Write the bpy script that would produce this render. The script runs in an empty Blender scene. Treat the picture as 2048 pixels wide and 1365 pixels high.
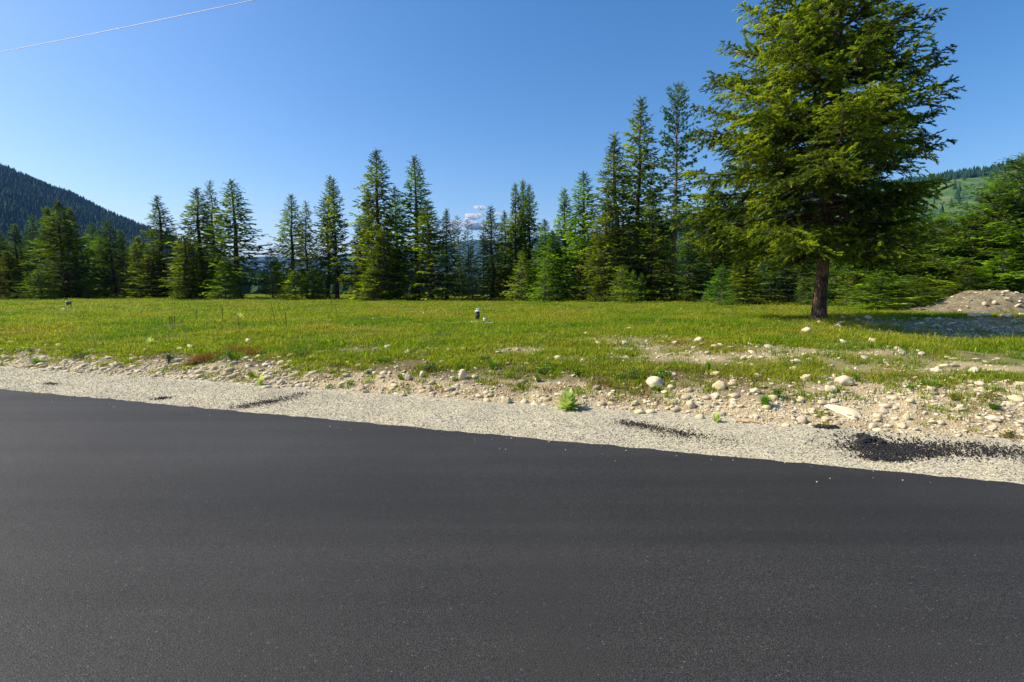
import bpy, math, random
import numpy as np
from mathutils import Vector, Matrix, Euler

rng = np.random.default_rng(7)
random.seed(7)
R = math.radians
scn = bpy.context.scene
col = scn.collection

# ------------------------------------------------------------------ camera
CAM_Z = 1.6
PITCH = R(6.0)
FX = 1024.0
cam_d = bpy.data.cameras.new('camera')
cam_d.lens = 18.0; cam_d.sensor_width = 36.0
cam_d.clip_start = 0.05; cam_d.clip_end = 30000
cam = bpy.data.objects.new('camera', cam_d); col.objects.link(cam)
cam.location = (0, 0, CAM_Z); cam.rotation_euler = (R(90) - PITCH, 0, 0)
scn.camera = cam

# ------------------------------------------------------------------ light
SUN_EL = R(44)
SUN_VEC = Vector((-1.0, 0.05, 0)).normalized()          # horizontal direction towards the sun
sun_dir = Vector((SUN_VEC.x * math.cos(SUN_EL), SUN_VEC.y * math.cos(SUN_EL), math.sin(SUN_EL)))
sun_d = bpy.data.lights.new('sun', 'SUN'); sun_d.energy = 5.0; sun_d.angle = R(0.5); sun_d.color = (1.0, 0.90, 0.74)
sun = bpy.data.objects.new('sun', sun_d); col.objects.link(sun)
sun.rotation_euler = sun_dir.to_track_quat('Z', 'Y').to_euler(); sun.location = (-30, -8, 40)
world = bpy.data.worlds.new('World'); scn.world = world; world.use_nodes = True
nt = world.node_tree; nt.nodes.clear()
sky = nt.nodes.new('ShaderNodeTexSky'); sky.sky_type = 'NISHITA'; sky.sun_disc = False
sky.sun_elevation = SUN_EL
sky.sun_rotation = math.atan2(SUN_VEC.x, SUN_VEC.y)
sky.altitude = 500; sky.air_density = 1.0; sky.dust_density = 1.7; sky.ozone_density = 2.2
hsv = nt.nodes.new('ShaderNodeHueSaturation'); hsv.inputs['Saturation'].default_value = 1.34
hsv.inputs['Hue'].default_value = 0.5
bg = nt.nodes.new('ShaderNodeBackground'); bg.inputs['Strength'].default_value = 0.138
grade = nt.nodes.new('ShaderNodeMix'); grade.data_type = 'RGBA'; grade.blend_type = 'MULTIPLY'; grade.inputs[0].default_value = 1; grade.inputs[7].default_value = (1.0, .93, .925, 1)
wo = nt.nodes.new('ShaderNodeOutputWorld')
nt.links.new(sky.outputs[0], hsv.inputs['Color']); nt.links.new(hsv.outputs[0], grade.inputs[6]); nt.links.new(grade.outputs[2], bg.inputs[0]); nt.links.new(bg.outputs[0], wo.inputs[0])
scn.view_settings.view_transform = 'Standard'; scn.view_settings.look = 'None'
scn.view_settings.exposure = 0.5; scn.view_settings.gamma = 1.0; scn.view_settings.use_curve_mapping = False
scn.render.engine = 'CYCLES'
scn.cycles.max_bounces = 6; scn.cycles.diffuse_bounces = 3; scn.cycles.transparent_max_bounces = 8
scn.cycles.volume_bounces = 0; scn.cycles.use_denoising = True

# ------------------------------------------------------------------ noise
def _hash(ix, iy, seed):
    n = (ix.astype(np.int64) * 374761393 + iy.astype(np.int64) * 668265263 + seed * 1442695041) & 0xffffffff
    n = ((n ^ (n >> 13)) * 1274126177) & 0xffffffff
    return ((n ^ (n >> 16)) & 0xffff) / 65535.0
def vnoise(x, y, seed=0):
    x = np.asarray(x, float); y = np.asarray(y, float)
    ix = np.floor(x); iy = np.floor(y); fx = x - ix; fy = y - iy
    fx = fx * fx * (3 - 2 * fx); fy = fy * fy * (3 - 2 * fy)
    a = _hash(ix, iy, seed); b = _hash(ix + 1, iy, seed); c = _hash(ix, iy + 1, seed); d = _hash(ix + 1, iy + 1, seed)
    return (a * (1 - fx) + b * fx) * (1 - fy) + (c * (1 - fx) + d * fx) * fy
def fbm(x, y, seed=0, o=4):
    t = 0; a = .5; s = 0
    for i in range(o):
        t = t + a * vnoise(x * 2 ** i + 17.3 * i, y * 2 ** i - 9.1 * i, seed + i); s += a; a *= .5
    return t / s
def sstep(a, b, x):
    t = np.clip((x - a) / (b - a), 0, 1); return t * t * (3 - 2 * t)

# ------------------------------------------------------------------ terrain
NX, NY = 0.3026, 0.9531           # normal of the road edge
EDGE_Y = 5.29
def s_of(x, y): return x * NX + (y - EDGE_Y) * NY      # distance beyond the asphalt edge
def t_of(x, y): return x * NY - (y - EDGE_Y) * NX
def st(s, t): return (s * NX + t * NY, EDGE_Y + s * NY - t * NX)
FOOT = 1.33
def H(x, y):
    x = np.asarray(x, float); y = np.asarray(y, float)
    s = s_of(x, y); t = t_of(x, y)
    wob = (fbm(t * .9, t * 0 + 3, 5, 3) - .5) * .28
    top = 0.36 - 0.10 * sstep(0, -9, t) + .04 * sstep(2, 6, t)
    wid = 1.45 - .25 * sstep(0, 7, t)
    b = sstep(FOOT + wob - .12, FOOT + wid + wob + .35, s)
    z = -0.02 + b * top
    z = z + sstep(2.6, 6.5, s) * (0.14 + .02 * sstep(0, -9, t))
    z = z + sstep(10, 55, s) * (.22 * sstep(-4, -50, x) - .02)
    z = z + (fbm(x * .35, y * .35, 11, 3) - .5) * .16 * sstep(2.5, 7, s) * (1 - .0 * s)
    z = z + (fbm(x * 2.2, y * 2.2, 21, 3) - .5) * .09 * sstep(FOOT, FOOT + .5, s)
    z = z + (fbm(x * 7, y * 7, 31, 2) - .5) * .035 * sstep(FOOT - .05, FOOT + .2, s) * (1 - sstep(4, 7, s))
    z = z - .34 * sstep(7.6, 10.5, x) * sstep(9.7, 11.6, y - .12 * (x - 9)) * (1 - sstep(15.2, 18.5, y)) * (1 - np.exp(-((x - 9.2) ** 2 + (y - 15.4) ** 2) / 4.5))
    r = np.sqrt(x * x + y * y)
    z = z - sstep(70, 260, r) * 3.5
    # behind the road
    z = np.where(s < -9.5, -0.06 + (fbm(x * .3, y * .3, 41, 3) - .5) * .15 * sstep(-9.5, -14, s), z)
    z = np.where((s <= -.0) & (s >= -9.5), -0.06, z)
    return z
_f = Vector((0, math.cos(PITCH), -math.sin(PITCH))); _u = Vector((0, math.sin(PITCH), math.cos(PITCH)))
def ray(u, v):
    return Vector((1, 0, 0)) * ((u - 1024) / FX) + _f + _u * (-(v - 682.5) / FX)
def ground(u, v):
    """point of the terrain seen at photograph pixel u,v"""
    d = ray(u, v); k = np.concatenate([np.arange(2, 30, .02), np.arange(30, 120, .1)])
    xs = d.x * k; ys = d.y * k; zs = CAM_Z + d.z * k
    hit = np.nonzero(zs < H(xs, ys))[0]
    i = hit[0] if len(hit) else len(k) - 1
    return float(xs[i]), float(ys[i]), float(H(xs[i], ys[i]))
def at_depth(u, y):
    """x at forward distance y for column u (near the horizon)"""
    d = ray(u, 590); return d.x * y / d.y
def height_at(u, v, y):
    d = ray(u, v); return CAM_Z + d.z * y / d.y

# ------------------------------------------------------------------ mesh helpers
def mesh_np(name, V, F, mats, attrs=None, smooth=False, midx=None):
    me = bpy.data.meshes.new(name)
    V = np.asarray(V, np.float32); F = np.asarray(F, np.int32)
    k = F.shape[1]
    me.vertices.add(len(V)); me.vertices.foreach_set('co', V.ravel())
    me.loops.add(F.size); me.loops.foreach_set('vertex_index', F.ravel())
    me.polygons.add(len(F)); me.polygons.foreach_set('loop_start', np.arange(len(F), dtype=np.int32) * k)
    if midx is not None: me.polygons.foreach_set('material_index', np.asarray(midx, np.int32))
    me.polygons.foreach_set('use_smooth', np.full(len(F), smooth))
    for m in (mats if isinstance(mats, (list, tuple)) else [mats]): me.materials.append(m)
    for an, av in (attrs or {}).items():
        a = me.attributes.new(an, 'FLOAT', 'POINT'); a.data.foreach_set('value', np.asarray(av, np.float32))
    me.update(calc_edges=True)
    return me
class Acc:
    """collects triangles"""
    def __init__(s): s.V = []; s.F = []; s.A = []; s.n = 0
    def add(s, V, F, a=0.5):
        V = np.asarray(V, float).reshape(-1, 3); F = np.asarray(F, int).reshape(-1, 3)
        s.V.append(V); s.F.append(F + s.n); s.A.append(np.broadcast_to(np.asarray(a, float), (len(V),)).copy()); s.n += len(V)
    def inst(s, TV, TF, M, T, tone):
        """template at many transforms: M (k,3,3), T (k,3), tone (k,) or (k,nv)"""
        k = len(T); nv = len(TV)
        V = np.einsum('kij,vj->kvi', M, TV) + T[:, None, :]
        F = (TF[None] + (np.arange(k) * nv)[:, None, None]).reshape(-1, 3)
        tone = np.asarray(tone)
        if tone.ndim == 1: tone = np.repeat(tone[:, None], nv, 1)
        s.V.append(V.reshape(-1, 3)); s.F.append(F + s.n); s.A.append(tone.ravel()); s.n += k * nv
    def tube(s, pts, rad, sides=6, a=.5, cap=True):
        pts = np.asarray(pts, float); rad = np.broadcast_to(rad, (len(pts),)).astype(float)
        d = np.gradient(pts, axis=0); d /= np.linalg.norm(d, axis=1)[:, None] + 1e-9
        ref = np.array([0, 0, 1.]) if abs(d[0, 2]) < .8 else np.array([1., 0, 0])
        x = np.cross(d, ref); x /= np.linalg.norm(x, axis=1)[:, None] + 1e-9; y = np.cross(d, x)
        th = np.arange(sides) * 2 * math.pi / sides
        V = pts[:, None] + rad[:, None, None] * (np.cos(th)[None, :, None] * x[:, None] + np.sin(th)[None, :, None] * y[:, None])
        n = len(pts); V = V.reshape(-1, 3); F = []
        for i in range(n - 1):
            for j in range(sides):
                p = i * sides + j; q = i * sides + (j + 1) % sides
                F += [(p, q, q + sides), (p, q + sides, p + sides)]
        if cap:
            V = np.vstack([V, pts[:1], pts[-1:]]); c0 = n * sides; c1 = c0 + 1
            for j in range(sides):
                F += [(c0, (j + 1) % sides, j), (c1, (n - 1) * sides + j, (n - 1) * sides + (j + 1) % sides)]
        s.add(V, F, a)
    def mesh(s, name, mats, smooth=False, attr='tone'):
        if not s.V: s.add([(0, 0, 0), (0, 0, .001), (0, .001, 0)], [(0, 1, 2)])
        return mesh_np(name, np.vstack(s.V), np.vstack(s.F), mats, {attr: np.concatenate(s.A)}, smooth)
def link(name, me, parent=None, **kw):
    o = bpy.data.objects.new(name, me); col.objects.link(o)
    if parent: o.parent = parent
    for k, v in kw.items():
        if v: o[k] = v
    return o
def empty(name, loc, rz=0, **kw):
    o = bpy.data.objects.new(name, None); col.objects.link(o); o.location = loc; o.rotation_euler = (0, 0, rz)
    o.empty_display_size = .2
    for k, v in kw.items():
        if v: o[k] = v
    return o

# ------------------------------------------------------------------ materials
def new_mat(name):
    m = bpy.data.materials.new(name); m.use_nodes = True; t = m.node_tree; t.nodes.clear()
    out = t.nodes.new('ShaderNodeOutputMaterial')
    return m, t, out
def N(t, typ, **kw):
    n = t.nodes.new(typ)
    for k, v in kw.items():
        if k.startswith('i_'):
            n.inputs[k[2:].replace('_', ' ')].default_value = v
        else: setattr(n, k, v)
    return n
def L(t, a, b): t.links.new(a, b)
def ramp(t, fac, stops, interp='LINEAR'):
    r = t.nodes.new('ShaderNodeValToRGB'); r.color_ramp.interpolation = interp
    e = r.color_ramp.elements
    while len(e) < len(stops): e.new(0.5)
    for i, (p, c) in enumerate(stops):
        e[i].position = p; e[i].color = (c[0], c[1], c[2], 1) if isinstance(c, tuple) else (c, c, c, 1)
    L(t, fac, r.inputs[0]); return r.outputs[0]
def mixc(t, fac, a, b, mode='MIX'):
    m = t.nodes.new('ShaderNodeMix'); m.data_type = 'RGBA'; m.blend_type = mode
    for s, v in ((m.inputs[0], fac), (m.inputs[6], a), (m.inputs[7], b)):
        if isinstance(v, (int, float)): s.default_value = v
        elif isinstance(v, tuple): s.default_value = (v[0], v[1], v[2], 1)
        else: L(t, v, s)
    return m.outputs[2]
def pos(t):
    return N(t, 'ShaderNodeNewGeometry').outputs['Position']
def noise(t, vec, scale, detail=4, rough=.55, out='Fac'):
    n = N(t, 'ShaderNodeTexNoise'); n.inputs['Scale'].default_value = scale; n.inputs['Detail'].default_value = detail
    n.inputs['Roughness'].default_value = rough
    if vec is not None: L(t, vec, n.inputs['Vector'])
    return n.outputs[out]
def voro(t, vec, scale, out='Distance', feature='F1', rnd=1.0):
    n = N(t, 'ShaderNodeTexVoronoi'); n.feature = feature; n.inputs['Scale'].default_value = scale; n.inputs['Randomness'].default_value = rnd
    L(t, vec, n.inputs['Vector']); return n.outputs[out]
def attr(t, name, typ='GEOMETRY', out='Fac'):
    a = N(t, 'ShaderNodeAttribute'); a.attribute_name = name; a.attribute_type = typ; return a.outputs[out]
def bump(t, h, strength, dist):
    b = N(t, 'ShaderNodeBump'); b.inputs['Strength'].default_value = strength; b.inputs['Distance'].default_value = dist
    L(t, h, b.inputs['Height']); return b.outputs[0]
def princ(t, out, colr, rough=.9, spec=.3, normal=None):
    p = N(t, 'ShaderNodeBsdfPrincipled'); p.inputs['Roughness'].default_value = rough; p.inputs['Specular IOR Level'].default_value = spec
    if isinstance(colr, tuple): p.inputs['Base Color'].default_value = (*colr, 1)
    else: L(t, colr, p.inputs['Base Color'])
    if normal is not None: L(t, normal, p.inputs['Normal'])
    L(t, p.outputs[0], out.inputs[0]); return p
def simple(name, c, rough=.8, spec=.3, nscale=20, var=.25, bmp=0, bd=.005, metallic=0):
    m, t, o = new_mat(name)
    tc = N(t, 'ShaderNodeTexCoord').outputs['Object']
    n = noise(t, tc, nscale, 5)
    lo = tuple(x * (1 - var) for x in c); hi = tuple(min(1, x * (1 + var)) for x in c)
    cc = ramp(t, n, [(.3, lo), (.7, hi)])
    p = princ(t, o, cc, rough, spec, bump(t, n, bmp, bd) if bmp else None); p.inputs['Metallic'].default_value = metallic
    return m
def foliage_mat(name, dark, mid, light, transl=.28, rough=.55, use_obj=True, instancer=False, spec=.25):
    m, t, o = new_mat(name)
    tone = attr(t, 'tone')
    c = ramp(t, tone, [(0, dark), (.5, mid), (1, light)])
    if use_obj:
        oi = N(t, 'ShaderNodeObjectInfo'); c = mixc(t, 1.0, c, oi.outputs['Color'], 'MULTIPLY')
    if instancer:
        ti = attr(t, 'tint', 'INSTANCER')
        c2 = ramp(t, ti, [(0, (.45, .74, .5)), (.4, (.9, 1, .9)), (.7, (1.05, 1.03, 1.0)), (.9, (1.2, 1.08, 2.6)), (1, (1.12, .86, 2.0))])
        c = mixc(t, 1.0, c, c2, 'MULTIPLY')
    p = N(t, 'ShaderNodeBsdfPrincipled'); p.inputs['Roughness'].default_value = rough; p.inputs['Specular IOR Level'].default_value = spec
    L(t, c, p.inputs['Base Color'])
    tr = N(t, 'ShaderNodeBsdfTranslucent'); c3 = mixc(t, 1.0, c, (1.5, 1.6, .6), 'MULTIPLY'); L(t, c3, tr.inputs[0])
    mx = N(t, 'ShaderNodeMixShader'); mx.inputs[0].default_value = transl
    L(t, p.outputs[0], mx.inputs[1]); L(t, tr.outputs[0], mx.inputs[2]); L(t, mx.outputs[0], o.inputs[0])
    return m

M_FIR = foliage_mat('fir_needles', (.014, .034, .003), (.125, .185, .007), (.42, .50, .018), .45)  # dark end set low: deep crown shade is put into the needle colour
M_PINE = foliage_mat('pine_needles', (.022, .065, .018), (.07, .16, .03), (.22, .32, .05), .4)
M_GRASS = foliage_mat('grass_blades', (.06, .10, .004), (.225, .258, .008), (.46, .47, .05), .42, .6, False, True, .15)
M_SHRUB = foliage_mat('shrub_leaves', (.02, .06, .008), (.07, .15, .012), (.22, .30, .03), .2, .4, True)
M_HILLTREE = foliage_mat('hillside_conifers', (.006, .028, .010), (.012, .050, .014), (.022, .075, .016), .1, .8, True)
M_MULL = foliage_mat('mullein_leaves', (.20, .30, .06), (.36, .46, .13), (.55, .60, .26), .3, .85, False, False, .1)

def bark_mat(name, a, b, c, sc=1.0):
    m, t, o = new_mat(name)
    tc = N(t, 'ShaderNodeTexCoord').outputs['Object']
    mp = N(t, 'ShaderNodeMapping'); mp.inputs['Scale'].default_value = (9 * sc, 9 * sc, 2.2 * sc); L(t, tc, mp.inputs[0])
    v = voro(t, mp.outputs[0], 1.6, 'Distance', 'DISTANCE_TO_EDGE')
    n = noise(t, mp.outputs[0], 1.2, 7, .65)
    h = N(t, 'ShaderNodeMath', operation='ADD'); L(t, v, h.inputs[0]); L(t, n, h.inputs[1])
    cc = ramp(t, h.outputs[0], [(.35, a), (.6, b), (.85, c)])
    n2 = noise(t, tc, 3.0, 3)
    cc = mixc(t, ramp(t, n2, [(.52, 0.0), (.62, .75)]), cc, (c[0] * 1.5, c[1] * 1.25, c[2] * 1.0))
    princ(t, o, cc, .9, .15, bump(t, h.outputs[0], .9, .04)); return m
M_BARK = bark_mat('fir_bark', (.010, .008, .007), (.05, .036, .028), (.15, .10, .07))
M_BARK2 = bark_mat('grey_bark', (.03, .025, .02), (.09, .07, .055), (.17, .14, .11))
M_BARKP = bark_mat('pine_bark', (.06, .035, .02), (.17, .10, .055), (.30, .19, .11))
M_TWIG = simple('grey_dead_twigs', (.26, .23, .19), .9, .1, 8, .4)

# asphalt
m, t, o = new_mat('fresh_asphalt'); M_ASPH = m
p_ = pos(t)
n1 = noise(t, p_, 210, 4, .8); n2 = noise(t, p_, .45, 4); n3 = voro(t, p_, 150, 'Color'); n4 = voro(t, p_, 170, 'Distance'); n5 = noise(t, p_, 34, 6, .8)
c = ramp(t, n1, [(.36, (.004, .004, .004)), (.50, (.024, .024, .0225)), (.64, (.088, .086, .079))])
c = mixc(t, 1.0, c, ramp(t, n2, [(.35, (.86, .86, .86)), (.65, (1.12, 1.11, 1.09))]), 'MULTIPLY')
sep = N(t, 'ShaderNodeSeparateColor'); L(t, n3, sep.inputs[0])
c = mixc(t, ramp(t, sep.outputs[0], [(.993, 0.0), (.998, .5)]), c, (.20, .19, .175))
c = mixc(t, ramp(t, n5, [(.57, 0.0), (.66, .8)]), c, (.007, .007, .007))
# long roller bands along the road
mp = N(t, 'ShaderNodeMapping'); mp.inputs['Rotation'].default_value = (0, 0, math.atan2(NX, NY)); mp.inputs['Scale'].default_value = (.05, 1.4, 1); L(t, p_, mp.inputs[0])
n6 = noise(t, mp.outputs[0], 1.0, 3)
c = mixc(t, 1.0, c, ramp(t, n6, [(.38, (.74, .74, .74)), (.62, (1.16, 1.16, 1.16))]), 'MULTIPLY')
hh = N(t, 'ShaderNodeMath', operation='ADD'); L(t, n1, hh.inputs[0]); L(t, n4, hh.inputs[1])
pr = princ(t, o, c, .7, .26, bump(t, hh.outputs[0], .5, .004))
# gravel shoulder
m, t, o = new_mat('crushed_gravel'); M_GRAV = m
p_ = pos(t)
vc = voro(t, p_, 62, 'Color'); vd = voro(t, p_, 62, 'Distance'); sep = N(t, 'ShaderNodeSeparateColor'); L(t, vc, sep.inputs[0])
c = ramp(t, sep.outputs[0], [(0, (.07, .07, .075)), (.07, (.12, .12, .12)), (.2, (.31, .28, .22)), (.4, (.42, .395, .275)), (.8, (.53, .505, .355)), (1, (.66, .63, .48))])
c = mixc(t, ramp(t, vd, [(.45, 0.0), (.75, .7)]), c, (.24, .21, .15))
n = noise(t, p_, 1.3, 4); c = mixc(t, 1.0, c, ramp(t, n, [(.3, (.88, .88, .88)), (.7, (1.1, 1.08, 1.04))]), 'MULTIPLY')
princ(t, o, c, .92, .15, bump(t, vd, -.9, .012))
# field and bank soil
m, t, o = new_mat('field_soil'); M_SOIL = m
p_ = pos(t); g = attr(t, 'grassy'); dk = attr(t, 'humus')
n1 = noise(t, p_, 2.2, 6, .6); n2 = noise(t, p_, 38, 5, .7); vc = voro(t, p_, 48, 'Color'); vd = voro(t, p_, 48, 'Distance')
sep = N(t, 'ShaderNodeSeparateColor'); L(t, vc, sep.inputs[0])
soil = ramp(t, n1, [(.3, (.31, .24, .12)), (.5, (.40, .315, .175)), (.7, (.49, .405, .245))])
soil = mixc(t, ramp(t, sep.outputs[0], [(.62, 0.0), (.75, .6), (1, .9)]), soil, (.58, .51, .38))
soil = mixc(t, dk, soil, (.17, .125, .075))
soil = mixc(t, 1.0, soil, ramp(t, n2, [(.3, (.62, .6, .58)), (.6, (1.08, 1.08, 1.08))]), 'MULTIPLY')
lit = ramp(t, n2, [(.3, (.05, .055, .014)), (.55, (.13, .14, .035)), (.75, (.26, .22, .09))])
big = noise(t, p_, .02, 5, .6)
lit = mixc(t, ramp(t, big, [(.4, 0.0), (.6, .35)]), lit, (.16, .20, .035))
c = mixc(t, g, soil, lit)
princ(t, o, c, .95, .08, bump(t, mixc(t, .5, n2, vd), .8, .03))

def stone_mat(name, base, warm):
    m, t, o = new_mat(name)
    oi = N(t, 'ShaderNodeObjectInfo'); tone = attr(t, 'tone')
    tc = N(t, 'ShaderNodeTexCoord').outputs['Object']; p_ = pos(t)
    n1 = noise(t, p_, 14, 5, .6); n2 = noise(t, p_, 90, 4, .7)
    c = mixc(t, ramp(t, n1, [(.35, 0.0), (.7, 1.0)]), base, warm)
    c = mixc(t, 1.0, c, ramp(t, tone, [(0, (.42, .42, .45)), (.12, (.70, .68, .66)), (.4, (.92, .90, .86)), (1, (1.18, 1.17, 1.14))]), 'MULTIPLY')
    c = mixc(t, 1.0, c, oi.outputs['Color'], 'MULTIPLY')
    c = mixc(t, 1.0, c, ramp(t, n2, [(.3, (.82, .81, .79)), (.6, (1.04, 1.04, 1.04))]), 'MULTIPLY')
    princ(t, o, c, .85, .2, bump(t, n2, .5, .006)); return m
M_STONE = stone_mat('river_stone', (.60, .56, .44), (.53, .445, .27))
M_CRUMB = simple('asphalt_crumbs', (.016, .016, .017), .7, .35, 60, .5, .6, .004)

# ------------------------------------------------------------------ ground
def u_px(x, y):
    return 1024 + FX * x / np.maximum(y * math.cos(PITCH) + 0.2, .5)
def grass_mask(x, y):
    s = s_of(x, y); t = t_of(x, y)
    n = fbm(x * 1.3, y * 1.3, 51, 4); n2 = fbm(x * .45 + 40, y * .45, 61, 3)
    edge = 2.8 + .25 * sstep(-3, -9, t) + .1 * sstep(1, 5, t)
    g = sstep(edge - .35, edge + .55, s + (n - .5) * 1.6)
    # bare, stony places on the right and in the middle
    def blob(cx, cy, rx, ry): return np.exp(-(((x - cx) / rx) ** 2 + ((y - cy) / ry) ** 2))
    bare = 0
    for (u, v, rx, ry, k) in BARE:
        bx, by, _ = u, v, 0
        bare = bare + k * blob(u, v, rx, ry)
    g = g * (1 - np.clip(bare * (.45 + 1.3 * n), 0, .93))
    r = sstep(3, 6, t) * (1 - sstep(5, 9, s)) * .45
    g = g * (1 - r * sstep(.42, .6, n))
    return np.clip(g, 0, 1)
BARE = []
for (u, v, rx, ry, k) in [(1340, 684, 2.4, .9, .8), (1230, 676, 1.2, .5, .6), (1560, 700, 1.9, .6, .6), (1420, 725, 1.3, .4, .7), (1970, 668, 4.2, 1.5, 2.4), (2100, 664, 5, 1.9, 2.4), (1860, 660, 2.4, 1.1, 2.0),
                          (1780, 672, 1.2, .8, .9), (1800, 728, 1.5, .6, .7), (610, 640, 1.8, .35, .7), (850, 626, 2.0, .8, .7), (700, 657, 2.2, .3, .6),
                          (1960, 742, 1.5, .4, .8), (1010, 700, .9, .3, .6), (940, 648, .5, .35, .8), (640, 702, 1.2, .25, .5), (952, 646, .5, .8, 1.1), (138, 620, .7, 1.0, 2.0), (1500, 712, 3.0, .35, .45), (1700, 705, 2.5, .3, .3), (1150, 700, 2.5, .25, .6), (1250, 715, 2.0, .2, .6), (800, 700, 1.6, .2, .5)]:
    gx, gy, gz = ground(u, v); BARE.append((gx, gy, rx, ry, k))

rad = np.concatenate([np.linspace(.4, 4, 14)[:-1], np.arange(4, 14, .06), np.geomspace(14, 9000, 175)])
ang = np.concatenate([np.linspace(-54, 54, 430), np.linspace(54, 306, 80)[1:-1]])
A_, R_ = np.meshgrid(np.radians(ang), rad)
X = R_ * np.sin(A_); Y = R_ * np.cos(A_)
Z = H(X, Y)
nr, na = X.shape
I = np.arange(nr * na).reshape(nr, na)
J = np.roll(I, -1, axis=1)
F = np.stack([I[:-1].ravel(), J[:-1].ravel(), J[1:].ravel(), I[1:].ravel()], 1)[:, ::-1]
S = s_of(X, Y); T = t_of(X, Y)
G = grass_mask(X, Y); G = np.maximum(G, sstep(-10.5, -12, S))
hum = sstep(1.9, 2.6, S + (fbm(X * 1.7, Y * 1.7, 71, 3) - .5) * 1.2) * (1 - sstep(3.2, 4.4, S)) * (1 - sstep(1.5, 4.5, T)) * .98
hum = np.maximum(hum, .25 * sstep(4, 6, S))
link('field_ground', mesh_np('field_ground', np.stack([X, Y, Z], -1).reshape(-1, 3), F, M_SOIL, {'grassy': G.ravel() ** .8, 'humus': hum.ravel()}, True), kind='structure')

# road slab and gravel shoulder (strips along the road)
def strip(name, mat, s0, s1, ns, t0, t1, ntt, zf, skirt=0):
    s = np.linspace(s0, s1, ns); tt = np.sign(np.linspace(-1, 1, ntt)) * np.abs(np.linspace(-1, 1, ntt)) ** 2.2 * t1
    SS, TT = np.meshgrid(s, tt, indexing='ij')
    XX, YY = st(SS, TT)
    ZZ = zf(XX, YY, SS, TT)
    if skirt:                       # ragged thick edge
        rag = (fbm(TT[-1] * 5, TT[-1] * 0, 81, 5) - .5) * .09
        SS[-1] += rag; XX, YY = st(SS, TT)
        XX = np.vstack([XX, XX[-1:] + NX * .02]); YY = np.vstack([YY, YY[-1:] + NY * .02]); ZZ = np.vstack([ZZ, ZZ[-1:] - skirt])
    a, b = XX.shape
    I = np.arange(a * b).reshape(a, b)
    F = np.stack([I[:-1, :-1].ravel(), I[1:, :-1].ravel(), I[1:, 1:].ravel(), I[:-1, 1:].ravel()], 1)[:, ::-1]
    return link(name, mesh_np(name, np.stack([XX, YY, ZZ], -1).reshape(-1, 3), F, mat, {}, not skirt), kind='structure')
strip('asphalt_road', M_ASPH, -8.6, 0, 40, -220, 220, 2400, lambda x, y, s, t: .032 + (fbm(x * .5, y * .5, 91, 2) - .5) * .012 - .003 * np.exp(-((s) / .1) ** 2), .06)
strip('gravel_shoulder', M_GRAV, -.12, FOOT + .35, 34, -220, 220, 1500, lambda x, y, s, t: .004 + (fbm(x * 3, y * 3, 95, 3) - .5) * .025 + .012 * sstep(.5, 1.2, s))
strip('far_gravel_shoulder', M_GRAV, -9.6, -8.5, 8, -220, 220, 200, lambda x, y, s, t: .006 + (fbm(x * 3, y * 3, 96, 3) - .5) * .02)

# ------------------------------------------------------------------ geometry-node scatter (stuff only)
def scatter(name, protos, P, rot, scl, idx, tint, **kw):
    me = bpy.data.meshes.new(name); me.vertices.add(len(P)); me.vertices.foreach_set('co', np.asarray(P, np.float32).ravel())
    a = me.attributes.new('rot', 'FLOAT_VECTOR', 'POINT'); a.data.foreach_set('vector', np.asarray(rot, np.float32).ravel())
    a = me.attributes.new('scl', 'FLOAT_VECTOR', 'POINT'); a.data.foreach_set('vector', np.asarray(scl, np.float32).ravel())
    a = me.attributes.new('idx', 'INT', 'POINT'); a.data.foreach_set('value', np.asarray(idx, np.int32))
    a = me.attributes.new('tint', 'FLOAT', 'POINT'); a.data.foreach_set('value', np.asarray(tint, np.float32))
    me.update()
    o = link(name, me, **kw)
    pc = bpy.data.collections.new(name + '_kinds')
    for i, pm in enumerate(protos):
        po = bpy.data.objects.new('%s_kind_%02d' % (name, i), pm); pc.objects.link(po)
    g = bpy.data.node_groups.new(name + '_scatter', 'GeometryNodeTree')
    g.interface.new_socket('Geometry', in_out='INPUT', socket_type='NodeSocketGeometry')
    g.interface.new_socket('Geometry', in_out='OUTPUT', socket_type='NodeSocketGeometry')
    gi = g.nodes.new('NodeGroupInput'); go = g.nodes.new('NodeGroupOutput')
    ci = g.nodes.new('GeometryNodeCollectionInfo'); ci.inputs['Collection'].default_value = pc
    ci.inputs['Separate Children'].default_value = True; ci.inputs['Reset Children'].default_value = True
    ip = g.nodes.new('GeometryNodeInstanceOnPoints'); ip.inputs['Pick Instance'].default_value = True
    def na(n, ty):
        x = g.nodes.new('GeometryNodeInputNamedAttribute'); x.data_type = ty; x.inputs[0].default_value = n; return x.outputs[0]
    g.links.new(gi.outputs[0], ip.inputs['Points']); g.links.new(ci.outputs[0], ip.inputs['Instance'])
    g.links.new(na('idx', 'INT'), ip.inputs['Instance Index'])
    e2r = g.nodes.new('FunctionNodeEulerToRotation'); g.links.new(na('rot', 'FLOAT_VECTOR'), e2r.inputs[0]); g.links.new(e2r.outputs[0], ip.inputs['Rotation'])
    g.links.new(na('scl', 'FLOAT_VECTOR'), ip.inputs['Scale']); g.links.new(ip.outputs[0], go.inputs[0])
    mod = o.modifiers.new('scatter', 'NODES'); mod.node_group = g
    return o

def terrain_tilt(x, y):
    e = .05
    return np.arctan((H(x, y + e) - H(x, y - e)) / (2 * e)), np.arctan(-(H(x + e, y) - H(x - e, y)) / (2 * e))

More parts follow.
